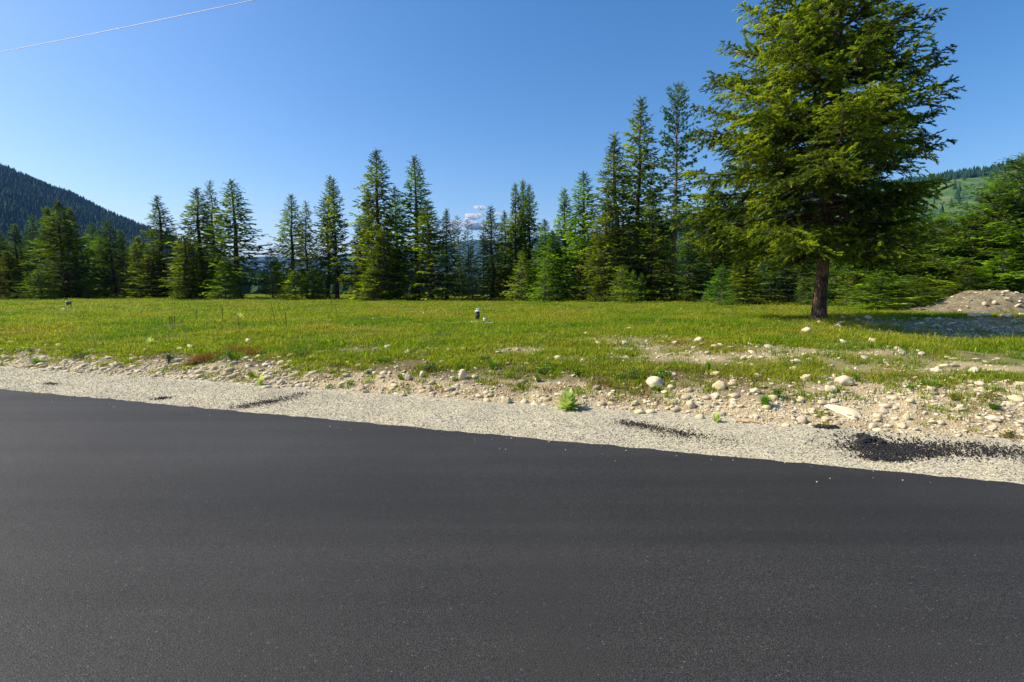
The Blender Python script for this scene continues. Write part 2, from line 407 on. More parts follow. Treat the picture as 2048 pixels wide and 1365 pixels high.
# ------------------------------------------------------------------ stones
def ico(sub):
    import bmesh
    bm = bmesh.new(); bmesh.ops.create_icosphere(bm, subdivisions=sub, radius=1)
    V = np.array([v.co[:] for v in bm.verts]); F = np.array([[v.index for v in f.verts] for f in bm.faces]); bm.free()
    return V, F
def stone_shape(seed, sub, bean=0, ang=0.0):
    r = np.random.default_rng(seed); V, F = ico(sub)
    V = V.copy()
    for k in range(3):
        d = r.normal(size=3); d /= np.linalg.norm(d)
        V *= (1 + .14 * np.sin(2.1 * V @ d * (k + 1) + r.uniform(0, 6)))[:, None]
    for k in range(3 + int(ang * 6)):
        d = r.normal(size=3); d /= np.linalg.norm(d); h = r.uniform(.62, .85) - .15 * ang
        q = V @ d; V -= np.where(q > h, (q - h) * .75, 0)[:, None] * d
    V[:, 1] *= r.uniform(.62, .9); V[:, 2] *= r.uniform(.42, .62)
    if bean: V[:, 1] += .45 * V[:, 0] ** 2
    return V, F
SHAPES = [stone_shape(i, 3) for i in range(5)] + [stone_shape(20 + i, 2) for i in range(9)]
SH_M = [mesh_np('stone_shape', V, F, M_STONE, {'tone': np.full(len(V), .55)}, True) for V, F in SHAPES]
stones = []     # x,y,size (rough occupancy)
NAMED = [  # u, v, width px, height px, label, angular, bean
 (1308, 768, 36, 21, 'largest smooth cream boulder below the leafy green shrub, upper half of the bank', 0, 0),
 (1440, 775, 30, 15, 'flat pale oval stone high on the bank, right of the green shrub', 0, 0),
 (1613, 756, 25, 15, 'rounded beige stone near the grass edge of the bank', 0, 0),
 (1693, 763, 38, 18, 'long whitish stone tilted down to the right beside a grass tuft', 0, 0),
 (1662, 781, 30, 12, 'wide flat pale stone just below the long whitish stone', 0, 0),
 (1689, 815, 26, 42, 'white bean-shaped slab standing lengthwise in the middle of the sandy bank', 0, 1),
 (1604, 841, 22, 13, 'smooth oval stone at the foot of the bank, left of the black asphalt crumbs', 0, 0),
 (1572, 853, 22, 10, 'dusty flat stone half buried at the gravel edge', 0, 0),
 (1513, 783, 22, 10, 'flat grey-white stone above the round grass tuft', 0, 0),
 (1013, 805, 24, 15, 'cream stone at the foot of the bank, left of the big mullein', 0, 0),
 (1049, 807, 19, 11, 'tan oval stone between the cream stone and the squarish white one', 0, 0),
 (1069, 811, 19, 9, 'squarish white stone just left of the big mullein', 1, 0),
 (925, 751, 17, 25, 'upright angular white rock on the left part of the bank', 1, 0),
 (860, 778, 14, 12, 'small round white stone alone on bare soil below the leafy plants', 0, 0),
 (817, 757, 16, 12, 'pale egg-shaped stone beneath a smaller tilted stone', 0, 0),
 (844, 751, 12, 14, 'white upright stone beside a dry reddish tuft', 1, 0),
 (728, 785, 16, 11, 'rough whitish stone touching the gravel shoulder', 1, 0),
 (1270, 806, 18, 10, 'pale yellow flattened stone right of the big mullein', 0, 0),
 (1173, 817, 12, 11, 'round tan stone touching the right side of the big mullein', 0, 0),
 (1222, 789, 14, 8, 'small white block standing in loose pebbles above the mullein', 1, 0),
 (1380, 811, 19, 13, 'round beige stone near the low left of the grass tuft', 0, 0),
 (1400, 838, 20, 11, 'half buried pale stone beside the small mullein', 0, 0),
 (1745, 854, 15, 13, 'cube-like cream stone at the foot of the bank', 1, 0),
 (1760, 863, 24, 9, 'bright white flat stone lying at the gravel edge by the cube-like one', 0, 0),
 (1804, 854, 19, 8, 'oval stone with dark underside at the lower bank', 0, 0),
 (1755, 835, 20, 10, 'tilted oval cream stone in the middle of the bank', 0, 0),
 (1813, 838, 14, 13, 'roundish whitish stone right of the tilted oval one', 0, 0),
 (1920, 815, 19, 12, 'grey-white rounded stone on the right-hand bank', 0, 0),
 (1990, 838, 28, 10, 'long low stone near the right edge of the bank', 0, 0),
 (1862, 780, 20, 9, 'white stone tucked under the spreading green plant', 0, 0),
 (1960, 770, 22, 9, 'pale stone near the top of the bank at right', 0, 0),
 (2035, 800, 28, 9, 'flat pale stone cut by the right picture edge', 0, 0),
 (2040, 768, 26, 8, 'broad low stone at the top of the bank by the right edge', 0, 0),
 (1617, 663, 26, 13, 'domed white boulder in the grass in front of the big fir', 0, 0),
 (1746, 682, 19, 8, 'low cream stone in the grass right of the big fir', 0, 0),
 (1735, 637, 12, 8, 'small pale stone in the grass beside the trunk of the big fir', 0, 0),
 (1257, 660, 13, 7, 'rightmost of three small white stones in the mid field', 0, 0),
 (1205, 660, 12, 6, 'middle of three small white stones in the mid field', 0, 0),
 (1173, 668, 10, 6, 'leftmost of three small white stones in the mid field', 0, 0),
 (497, 684, 15, 9, 'bright white stone above the red sorrel patch at the field edge', 0, 0),
 (405, 592, 16, 4, 'pale rock slab at the far edge of the field on the left', 1, 0),
 (427, 738, 16, 8, 'cream stone low on the bank below the dark shrub', 0, 0),
 (280, 742, 20, 8, 'long tilted cream cobble at the foot of the bank on the left', 0, 0),
 (230, 730, 22, 8, 'flat white cobble above the long tilted one', 0, 0),
 (382, 696, 16, 9, 'tilted tan cobble near the grass edge left of the sorrel', 0, 0),
 (360, 700, 18, 7, 'wide cream cobble beside the tilted tan one', 0, 0),
 (530, 749, 16, 7, 'white oval cobble above the light green tuft', 0, 0),
 (563, 765, 17, 10, 'round white cobble right of the light green tuft', 0, 0),
 (680, 773, 12, 9, 'upright tan cobble close to the gravel at the left of centre', 0, 0),
 (1166, 722, 14, 9, 'right one of the pale stones on the crest of the bank', 1, 0),
 (1116, 717, 17, 8, 'domed pale stone on the crest of the bank', 0, 0),
 (1096, 720, 15, 7, 'flat pale stone left of the domed one on the crest', 1, 0),
 (1432, 748, 24, 9, 'dull pale stone at the grass edge above the flat oval stone', 0, 0),
 (1590, 738, 18, 7, 'pale stone on the crest of the bank below bare ground', 0, 0),
]
def place_stone(x, y, z, w, h, rz, tiltx, shape, label, group=None, sink=.35, c=None, ratio=None, name='stone', cat='stone'):
    V = SHAPES[shape][0]; wx = V[:, 0].max() - V[:, 0].min(); wz = V[:, 2].max() - V[:, 2].min(); wy = V[:, 1].max() - V[:, 1].min()
    o = link(name, SH_M[shape], label=label, category=cat, group=group)
    sx = w / wx; sz = h / wz; sy = (ratio or .75) * w / wy
    o.scale = (sx, sy, sz); o.location = (x, y, z + h * (.5 - sink)); o.rotation_euler = (tiltx, 0, rz)
    o.color = (*(c or (1, 1, 1)), 1)
    stones.append((x, y, w)); return o
BEAN = stone_shape(99, 3, 1); SHAPES.append(BEAN); SH_M.append(mesh_np('stone_shape', BEAN[0], BEAN[1], M_STONE, {'tone': np.full(len(BEAN[0]), .8)}, True))
for k in range(3):
    q = stone_shape(120 + k, 3, 0, 1); SHAPES.append(q); SH_M.append(mesh_np('stone_shape', q[0], q[1], M_STONE, {'tone': np.full(len(q[0]), .7)}, True))
for i, (u, v, w, h, lab, ag, bean) in enumerate(NAMED):
    x, y, z = ground(u, v + h * .3)
    W = w / FX * y; Hh = h / FX * y * 1.35
    b = .95 + .2 * rng.random(); cc = (b, b * rng.uniform(.93, 1), b * rng.uniform(.82, 1))
    if bean:
        o = place_stone(x, y, z, Hh * 1.35, .09, R(115), R(0), 14, lab, sink=.35, c=(1.15, 1.12, 1.05), ratio=.55)
        o.rotation_euler = Euler((R(14), 0, 0)).to_matrix().to_4x4().__matmul__(Euler((0, 0, R(115))).to_matrix().to_4x4()).to_euler()
        continue
    place_stone(x, y, z, W, Hh, rng.uniform(-.3, .3), R(8), (15 + i % 3) if ag else i % 5, lab, sink=.3, c=cc)

# random cobbles: the largest are things, the rest are stuff
n = 21000
tt = rng.uniform(-16, 9.5, n); ss = FOOT + .0 + rng.beta(1.25, 1.9, n) * 2.1
xx, yy = st(ss, tt)
wv = np.abs(xx) < yy * 1.03 + .3
xx, yy, ss, tt = xx[wv], yy[wv], ss[wv], tt[wv]
gm = grass_mask(xx, yy)
zoneden = .62 + .12 * sstep(0, 3, tt) + .28 * sstep(-2, -6, tt)
hz = sstep(1.9, 2.6, ss) * (1 - sstep(1.5, 4.5, tt)) * .6
keep = rng.random(len(xx)) < (1 - gm * .85) * zoneden * (1 - hz)
xx, yy, ss, tt = xx[keep], yy[keep], ss[keep], tt[keep]
size = .012 + .15 * rng.pareto(4.2, len(xx)) * .32
size = np.clip(size, .012, .115) * np.where(tt > 2, 1.0, 1) * np.where(tt < -3, 1.12, 1)
order = np.argsort(-size); xx, yy, size, ss, tt = [a[order] for a in (xx, yy, size, ss, tt)]
big_i = []; small_i = []
occ = [(a, b, w) for a, b, w in stones]
for i in range(len(xx)):
    if len(big_i) < 230:
        o_ = np.array(occ)
        d = np.hypot(o_[:, 0] - xx[i], o_[:, 1] - yy[i])
        if (d < (o_[:, 2] + size[i]) * .45).any(): continue
        occ.append((xx[i], yy[i], size[i])); big_i.append(i)
    else: small_i.append(i)
for i in big_i:
    x, y = xx[i], yy[i]; z = float(H(x, y)); w = size[i] * 1.25
    u = float(u_px(x, y))
    b = rng.uniform(.72, 1.15)
    cc = (b, b * rng.uniform(.92, 1.0), b * rng.uniform(.74, .98)) if rng.random() > .12 else (.55, .56, .58)
    cw = 'bluish grey' if cc[0] == .55 else ('whitish' if b > .98 else ('tan' if b < .85 else 'cream'))
    if ss[i] > 2.5: lab = cw + ' cobble lying among weeds at the top of the bank'
    elif tt[i] > 1.8: lab = 'rounded ' + cw + ' cobble half buried in the sandy bank on the right'
    elif tt[i] > -4: lab = 'small ' + cw + ' cobble in brown soil of the middle bank'
    else: lab = 'flat tilted ' + cw + ' cobble in the stony left part of the bank' + (' near the gravel' if ss[i] < 1.9 else ' near the grass')
    place_stone(x, y, z, w, w * rng.uniform(.4, .6), rng.uniform(-.5, .5) + (R(20) if tt[i] < -3 else 0), R(rng.uniform(0, 22)), 5 + i % 9, lab,
                'cobbles in the roadside bank', sink=rng.uniform(.2, .5), c=cc, name='cobble', cat='cobble')
acc = Acc(); si = np.array(small_i); 
occA = np.array(occ)
V1, F1 = ico(1); V2, F2 = ico(2)
def mats_random(k, sc, tiltmax=.5):
    out = np.zeros((k, 3, 3))
    rz = rng.uniform(0, 6.28, k); rx = rng.uniform(-tiltmax, tiltmax, k); ry = rng.uniform(-tiltmax, tiltmax, k)
    cz, sz = np.cos(rz), np.sin(rz); cx, sx = np.cos(rx), np.sin(rx); cy, sy = np.cos(ry), np.sin(ry)
    Rz = np.zeros((k, 3, 3)); Rz[:, 0, 0] = cz; Rz[:, 0, 1] = -sz; Rz[:, 1, 0] = sz; Rz[:, 1, 1] = cz; Rz[:, 2, 2] = 1
    Rx = np.zeros((k, 3, 3)); Rx[:, 0, 0] = 1; Rx[:, 1, 1] = cx; Rx[:, 1, 2] = -sx; Rx[:, 2, 1] = sx; Rx[:, 2, 2] = cx
    Ry = np.zeros((k, 3, 3)); Ry[:, 1, 1] = 1; Ry[:, 0, 0] = cy; Ry[:, 0, 2] = sy; Ry[:, 2, 0] = -sy; Ry[:, 2, 2] = cy
    D = np.zeros((k, 3, 3)); D[:, 0, 0] = sc[:, 0]; D[:, 1, 1] = sc[:, 1]; D[:, 2, 2] = sc[:, 2]
    return Rz @ Rx @ Ry @ D
mid = si[size[si] > .032]; tiny = si[size[si] <= .032]
def add_stones(acc, x, y, sz, which, zoff=.1, tone=None):
    k = len(x); sc = np.stack([sz * rng.uniform(.5, .65, k), sz * rng.uniform(.35, .5, k), sz * rng.uniform(.2, .34, k)], 1)
    M = mats_random(k, sc); T = np.stack([x, y, H(x, y) + sz * zoff], 1)
    tn = rng.beta(2, 1.6, k) if tone is None else tone
    if which == 'mid':
        for j in range(9):
            q = np.arange(k) % 9 == j; V, F = SHAPES[5 + j]; acc.inst(V * np.array([1, 1.15, 1.6]), F, M[q], T[q], tn[q])
    else:
        for j in range(4):
            q = np.arange(k) % 4 == j; V = V1 * (1 + .25 * np.random.default_rng(j).normal(size=(len(V1), 1))); acc.inst(V, F1, M[q], T[q], tn[q])
add_stones(acc, xx[mid], yy[mid], size[mid] * 1.25, 'mid')
add_stones(acc, xx[tiny], yy[tiny], size[tiny] * 1.3, 'tiny')
# stones in the bare field patches
for (bx, by, rx, ry, k) in BARE:
    kk = int(90 * k * rx * max(ry, .5)); x = bx + rng.normal(size=kk) * rx * .75; y = by + rng.normal(size=kk) * ry * .75
    add_stones(acc, x, y, np.clip(.03 + .09 * rng.pareto(3, kk) * .5, .03, .2), 'mid', .12)
o = link('bank_pebbles', acc.mesh('bank_pebbles', M_STONE, True), kind='stuff', label='loose pale pebbles strewn over the bank and bare patches of the field', category='pebbles')
print('pebble tris', sum(len(f) for f in acc.F), 'cobbles', len(big_i))

# loose stones on the shoulder
k = 15000; t0 = rng.uniform(-14, 8.5, k); s0 = np.where(rng.random(k) < .010, -rng.random(k) ** 2 * .5, rng.uniform(.03, FOOT + .1, k)); x0, y0 = st(s0, t0)
kp = (np.abs(x0) < y0 * 1.03 + .3); x0, y0 = x0[kp], y0[kp]; k = len(x0)
protos = []
for j in range(5):
    V = V1 * (1 + .22 * np.random.default_rng(50 + j).normal(size=(len(V1), 1))) * np.array([1, .8, .6])
    protos.append(mesh_np('gravel_piece', V, F1, M_STONE, {'tone': np.full(len(V), (.1, .3, .55, .75, .95)[j])}, False))
sc_ = rng.uniform(.004, .0085, k)
scatter('loose_gravel', protos, np.stack([x0, y0, .012 + (fbm(x0 * 3, y0 * 3, 95, 3) - .5) * .025 + .012 * sstep(.5, 1.2, s_of(x0, y0)) + np.where(s_of(x0, y0) < 0, .024, 0)], 1), rng.uniform(0, 6, (k, 3)), np.repeat(sc_[:, None], 3, 1), rng.choice(5, k, p=[.14, .2, .3, .22, .14]), np.full(k, .5),
        kind='stuff', label='loose crushed gravel along the edge of the asphalt', category='gravel')

# asphalt crumbs
def crumb_stream(pts, width, count, smin=.005, smax=.016):
    P = []
    pts = [ground(*p)[:2] for p in pts]
    seg = np.array(pts); 
    for i in range(count):
        q = rng.random() * (len(seg) - 1); a = int(q); f = q - a
        p = seg[a] * (1 - f) + seg[min(a + 1, len(seg) - 1)] * f
        P.append(p + rng.normal(size=2) * np.array([width * 1.9, width]))
    P = np.array(P); return P, rng.uniform(smin, smax, count) 
cr = Acc()
CV = V1 * (1 + .3 * np.random.default_rng(5).normal(size=(len(V1), 1))); 
for pts, wd, cnt, a, b in [
    ([(478, 822), (520, 812), (560, 806), (610, 792)], .05, 900, .003, .008), ([(520, 812), (600, 797)], .14, 260, .003, .007),
    ([(1240, 851), (1300, 862), (1400, 882)], .045, 800, .003, .009), ([(1290, 860), (1450, 893)], .10, 350, .003, .008),
    ([(1735, 900), (1790, 912), (1840, 915)], .09, 2300, .004, .010), ([(1740, 922), (1800, 927)], .04, 800, .004, .010),
    ([(1715, 876), (1760, 905), (1850, 905), (2040, 915)], .13, 1300, .003, .011), ([(1840, 900), (2100, 922)], .12, 1100, .003, .010),
    ([(1640, 858), (1665, 859)], .02, 230, .008, .02), ([(90, 772), (115, 773)], .03, 70, .005, .012), ([(310, 804), (340, 800)], .03, 70, .006, .013),
    ([(300, 760), (900, 850), (2048, 930)], .35, 900, .003, .007)]:
    P, sz = crumb_stream(pts, wd, cnt, a, b)
    k = len(P); s_ = s_of(P[:, 0], P[:, 1]); ok = (s_ > -.05); P, sz, s_ = P[ok], sz[ok], s_[ok]; k = len(P)
    zz = np.maximum(.012 + .012 * sstep(.5, 1.2, s_), H(P[:, 0], P[:, 1])) + np.where(s_ < 0, .03, 0)
    cr.inst(CV, F1, mats_random(k, np.stack([sz, sz * .85, sz * .7], 1), 2), np.stack([P[:, 0], P[:, 1], zz + rng.uniform(0, .012, k)], 1), rng.random(k))
link('asphalt_crumbs', cr.mesh('asphalt_crumbs', M_CRUMB), kind='stuff', label='spilled black asphalt crumbs scattered over the gravel shoulder', category='asphalt crumbs')
lump_defs = [(1722, 882, .04), (1736, 890, .06), (1749, 891, .05), (1727, 894, .05), (1762, 895, .04), (1648, 859, .035), (1662, 860, .03)]
for j, (u, v, r_) in enumerate(lump_defs):
    x, y, z = ground(u, v); V, F_ = ico(3); V = V * (1 + .28 * (np.random.default_rng(j).random((len(V), 1)) - .5)); 
    V = V * (1 + .25 * np.sin(V[:, :1] * 5 + j) * np.cos(V[:, 1:2] * 4))
    o = link('asphalt_lump', mesh_np('asphalt_lump', V * np.array([1.2, .9, .75]), F_, M_CRUMB), category='asphalt lump',
             label=('black lump of spilled asphalt in the heap on the gravel shoulder' if j < 5 else 'small black asphalt lump touching the foot of the stony bank'), group='spilled asphalt lumps')
    o.location = (x, y, max(z, .01) + r_ * .45); o.scale = (r_,) * 3; o.rotation_euler = (0, 0, j)

# ------------------------------------------------------------------ conifers
def sprig(nb, w, seed, droop=.15, radial=False):
    """needle spray, unit length along +X; returns verts, tris, tip weight"""
    r = np.random.default_rng(seed); V = []; F = []; W = []
    def blade(p, d, l, wd, tw):
        d = d / np.linalg.norm(d); sdir = np.cross(d, r.normal(size=3)); sdir /= np.linalg.norm(sdir)
        i = len(V); V.extend([p - sdir * wd, p + sdir * wd, p + d * l]); F.append((i, i + 1, i + 2)); W.extend([tw * .6, tw * .6, tw])
    for k in range(nb):
        f = (k + .5) / nb * .85; p = np.array([f, 0, -droop * f * f])
        sgn = 1 if k % 2 else -1
        d = np.array([.8, sgn * r.uniform(.5, 1.1), r.uniform(-.35, .6)]) if not radial else np.array([r.uniform(-.2, 1), *(r.normal(size=2) * .9)])
        blade(p, d, r.uniform(.28, .42) * (1.1 - .3 * f), w, f)
    blade(np.array([.45, 0, -droop * .2]), np.array([1, 0, -.15]), .6, w * 1.2, 1)
    return np.array(V), np.array(F), np.array(W)
def basis(D, roll):
    D = D / (np.linalg.norm(D, axis=1)[:, None] + 1e-9)
    up = np.array([0, 0, 1.]) + 0 * D
    Yv = np.cross(up, D); Yv /= np.linalg.norm(Yv, axis=1)[:, None] + 1e-9; Zv = np.cross(D, Yv)
    c, s = np.cos(roll)[:, None], np.sin(roll)[:, None]
    Y2 = Yv * c + Zv * s; Z2 = -Yv * s + Zv * c
    return np.stack([D, Y2, Z2], 2)
def conifer(seed, Ht, Rad, base, nbr, prof, sl, spacing, e_lo, e_hi, tw_gap, tr_r, sprigs, sides=7, asym=None, lean=(0, 0), droop=.12, clump=0, fullness=1.0, dead=0, limb=True, bare_in=.22, curve=.04, envp=.75, jit=(.55, 1.18)):
    r = np.random.default_rng(seed)
    trunk = Acc(); limbs = Acc(); fol = Acc()
    hs = np.linspace(0, 1, 16); wx = np.cumsum(r.normal(size=16)) * .012 * Ht * curve * 5; wy = np.cumsum(r.normal(size=16)) * .012 * Ht * curve * 5
    wx -= wx[0]; wy -= wy[0]
    def axis(h): return np.stack([np.interp(h, hs, wx) + lean[0] * h * Ht, np.interp(h, hs, wy) + lean[1] * h * Ht, h * Ht], -1)
    hh = np.concatenate([[-.02, 0, .015, .03, .06], np.linspace(.1, 1, 14)])
    rr = tr_r * (1 - hh) ** .85 + tr_r * .55 * np.exp(-np.maximum(hh, 0) / .018) * (hh < .1); rr[-1] = .012
    trunk.tube(axis(hh), rr, sides * 2)
    Ps = []; Ds = []; Tn = []; Ss = []
    hb = base + (1 - base) * (np.arange(nbr) + r.random(nbr)) / nbr
    hb = base + (1 - base) * ((hb - base) / (1 - base)) ** 1.0
    az = np.arange(nbr) * 2.399 + r.normal(size=nbr) * .35
    for h, a in zip(hb, az):
        if h > .985: continue
        tt_ = (h - base) / (1 - base)
        Lb = Rad * prof(tt_) * r.uniform(*jit); tz = .24 + .76 * min(1, (1 - tt_) / .42); Lb *= min(1, .25 + (1 - tt_) / .10)
        if asym: Lb *= asym(a, tt_)
        if r.random() > fullness: Lb *= .45
        if Lb < .06: Lb = .06
        el = R(e_lo + (e_hi - e_lo) * tt_ ** 1.1 + r.normal() * 6)
        p0 = axis(h); nseg = 8; q = np.linspace(0, 1, nseg)
        hd = np.array([math.cos(a), math.sin(a), 0]); 
        sag = -droop * Lb * (q ** 1.5) + droop * 1.25 * Lb * q ** 3.2
        bend = r.normal() * .1 * Lb
        side = np.array([-hd[1], hd[0], 0])
        P = p0 + np.outer(q * Lb * math.cos(el), hd) + np.outer(q ** 2 * bend, side); P[:, 2] += q * Lb * math.sin(el) + sag
        if limb: limbs.tube(P, np.linspace(max(.012, .012 + .009 * Lb), .004, nseg) * (1.6 if Rad > 3.5 else 1.3), 4, .3, False)
        nt_ = max(3, int(Lb * (1 - bare_in) / (tw_gap * tz)))
        f = bare_in + (1 - bare_in) * (np.arange(nt_) + r.random(nt_) * .6) / nt_; f = np.clip(f, 0, .99)
        bp = np.stack([np.interp(f, q, P[:, i]) for i in range(3)], 1)
        tang = np.stack([np.interp(f, q, np.gradient(P[:, i], q)) for i in range(3)], 1); tang /= np.linalg.norm(tang, axis=1)[:, None]
        for sgn in (1, -1, 0):
            if sgn == 0: B = bp; D = tang; ln = np.full(len(f), sl * .9)
            else:
                sd = np.cross(tang, [0, 0, 1.]) * sgn; sd /= np.linalg.norm(sd, axis=1)[:, None]
                D = tang * .62 + sd * .8 + np.array([0, 0, -.10]) + r.normal(size=tang.shape) * .17
                D /= np.linalg.norm(D, axis=1)[:, None]; B = bp
                env = (1.02 - f) ** envp * np.minimum(1, (f + .1) * 2.2)
                ln = np.maximum(min(sl, Lb * .6), Lb * .42 * env * r.uniform(.6, 1.15, len(f)))
            for b_, d_, l_ in zip(B, D, ln):
                ns = max(1, int(l_ / (spacing * tz))); g = (np.arange(ns) + r.random(ns) * .7) / ns
                pp = b_ + np.outer(g * l_, d_); pp[:, 2] -= .25 * (g * l_) ** 2 * .8
                dd = np.repeat(d_[None], ns, 0) + r.normal(size=(ns, 3)) * .38
                dd[:, 2] -= .12
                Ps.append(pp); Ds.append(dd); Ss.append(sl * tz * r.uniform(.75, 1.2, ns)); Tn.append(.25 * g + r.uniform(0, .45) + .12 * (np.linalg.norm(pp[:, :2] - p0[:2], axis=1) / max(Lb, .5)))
                if limb and Rad > 3.5 and l_ > .3: limbs.tube(np.array([b_, b_ + d_ * l_ * .9 - np.array([0, 0, .2 * l_ * l_])]), [.007, .003], 3, .3, False)
    # leader
    k = 10; pp = axis(np.linspace(.93, 1.0, k)); Ps.append(pp); dd = r.normal(size=(k, 3)) * .5; dd[:, 2] = 1; Ds.append(dd); Ss.append(np.full(k, sl * .45)); Tn.append(np.full(k, .6))
    for j in range(dead):
        h = r.uniform(base * .35, .55); a = r.uniform(0, 6.28); Lb = Rad * r.uniform(.15, .5); p0 = axis(h); el = R(r.uniform(-25, 10))
        d = np.array([math.cos(a) * math.cos(el), math.sin(a) * math.cos(el), math.sin(el)])
        pts = p0 + np.outer(np.linspace(0, 1, 5) * Lb, d) + np.cumsum(r.normal(size=(5, 3)) * .035 * Lb, 0); limbs.tube(pts, np.linspace(.012, .004, 5), 4, .9, False)
        for b in range(5):
            i = r.integers(1, 5); d2 = d + r.normal(size=3) * .7; limbs.tube(np.array([pts[i], pts[i] + d2 * Lb * .25]), [.006, .002], 3, .9, False)
    Ps = np.vstack(Ps); Ds = np.vstack(Ds); Ss = np.concatenate(Ss); Tn = np.concatenate(Tn)
    cl = fbm(Ps[:, 0] * 1.1 + Ps[:, 2] * .9, Ps[:, 1] * 1.1 + Ps[:, 2] * 1.3, seed + 3, 3)
    B = basis(Ds, r.uniform(-.6, .6, len(Ps))) * Ss[:, None, None]
    which = r.integers(0, len(sprigs), len(Ps))
    for j, (V, F, W) in enumerate(sprigs):
        qq = which == j
        tone = np.clip(Tn[qq][:, None] * .85 + (cl[qq][:, None] - .5) * 1.2 + .32 * W[None] - .06, 0, 1)  # clump noise paints bright and shaded clumps into tone; W lightens new growth
        fol.inst(V, F, B[qq], Ps[qq], tone)
    return trunk, limbs, fol
prof_fir = lambda t: (1 - t) ** .92 * min(1, .8 + 2.2 * t)
prof_wide = lambda t: (1 - t) ** .82 * min(1, .8 + 2 * t)
prof_pine = lambda t: (1 - t) ** .5 * min(1, .45 + 1.4 * t) * .95
SPR = [sprig(10, .10, i) for i in range(4)]
SPRW = [sprig(9, .12, 10 + i, .25) for i in range(3)]
TUFT = []
for i in range(3):
    V, F, W = sprig(34, .06, 30 + i, .0, True); V = V.copy(); V[:, 0] *= .55; TUFT.append((V, F, W))

def crown_mesh(nm, tr, lb, fo, bark, fm, split=False):
    if split:
        return tr.mesh(nm + '_trunk', bark, True), lb.mesh(nm + '_branches', M_TWIG, True), fo.mesh(nm + '_crown', fm)
    V = np.vstack(tr.V + lb.V); off = tr.n; F = np.vstack(tr.F + [f + off for f in lb.F]); nF = sum(len(f) for f in tr.F)
    mi = np.zeros(len(F), int); mi[nF:] = 1
    return mesh_np(nm + '_trunk', V, F, [bark, M_TWIG], {}, True, mi), None, fo.mesh(nm + '_crown', fm)
KINDS = {}
def kind(key, bark, fm, **kw):
    tr, lb, fo = conifer(**kw); a, _, c = crown_mesh(key, tr, lb, fo, bark, fm); KINDS[key] = (a, c, kw['Ht'], kw['Rad'])
    print(key, sum(len(f) for f in fo.F))
# all unit trees are 14 m tall, 2.3 m radius
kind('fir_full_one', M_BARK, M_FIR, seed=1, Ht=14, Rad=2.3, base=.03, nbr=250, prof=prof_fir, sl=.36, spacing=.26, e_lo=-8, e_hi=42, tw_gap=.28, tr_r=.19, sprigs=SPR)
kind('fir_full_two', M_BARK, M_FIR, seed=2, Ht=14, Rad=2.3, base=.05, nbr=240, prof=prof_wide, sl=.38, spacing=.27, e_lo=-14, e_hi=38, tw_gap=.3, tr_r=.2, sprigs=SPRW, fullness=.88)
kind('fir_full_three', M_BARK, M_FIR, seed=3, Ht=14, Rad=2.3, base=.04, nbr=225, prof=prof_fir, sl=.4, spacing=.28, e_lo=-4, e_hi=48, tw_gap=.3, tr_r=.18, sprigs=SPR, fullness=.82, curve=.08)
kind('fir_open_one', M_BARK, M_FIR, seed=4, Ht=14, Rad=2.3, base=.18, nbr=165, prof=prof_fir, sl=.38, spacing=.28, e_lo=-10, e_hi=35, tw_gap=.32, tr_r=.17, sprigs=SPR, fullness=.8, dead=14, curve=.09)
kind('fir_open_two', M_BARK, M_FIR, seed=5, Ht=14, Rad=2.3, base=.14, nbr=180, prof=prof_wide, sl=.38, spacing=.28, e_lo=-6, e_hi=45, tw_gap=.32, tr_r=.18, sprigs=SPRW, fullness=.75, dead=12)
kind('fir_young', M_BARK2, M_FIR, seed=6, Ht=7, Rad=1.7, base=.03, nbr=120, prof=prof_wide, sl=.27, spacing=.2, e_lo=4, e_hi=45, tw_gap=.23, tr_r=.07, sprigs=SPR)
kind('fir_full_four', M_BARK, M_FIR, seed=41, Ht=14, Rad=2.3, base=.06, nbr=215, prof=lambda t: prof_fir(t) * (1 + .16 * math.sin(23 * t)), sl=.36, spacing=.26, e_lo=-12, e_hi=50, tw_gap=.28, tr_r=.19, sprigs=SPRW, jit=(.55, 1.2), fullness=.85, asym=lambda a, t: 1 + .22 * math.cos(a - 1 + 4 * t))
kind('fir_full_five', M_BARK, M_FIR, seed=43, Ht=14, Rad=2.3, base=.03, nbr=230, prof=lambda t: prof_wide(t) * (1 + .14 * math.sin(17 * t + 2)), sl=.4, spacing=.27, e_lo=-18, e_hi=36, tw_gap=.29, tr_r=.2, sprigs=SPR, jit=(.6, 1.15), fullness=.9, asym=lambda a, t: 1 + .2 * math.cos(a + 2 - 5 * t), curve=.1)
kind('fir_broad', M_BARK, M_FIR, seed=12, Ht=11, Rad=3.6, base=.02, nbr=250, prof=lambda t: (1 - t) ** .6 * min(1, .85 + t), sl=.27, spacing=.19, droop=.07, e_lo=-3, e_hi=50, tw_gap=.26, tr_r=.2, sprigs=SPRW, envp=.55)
kind('pine_thin', M_BARK2, M_PINE, seed=7, Ht=14, Rad=1.5, base=.30, nbr=85, prof=lambda t: (1 - t) ** .45 * .9 + .1, sl=.30, spacing=.27, e_lo=-5, e_hi=50, tw_gap=.42, tr_r=.11, sprigs=TUFT, bare_in=.35, dead=20)
PALE = {}

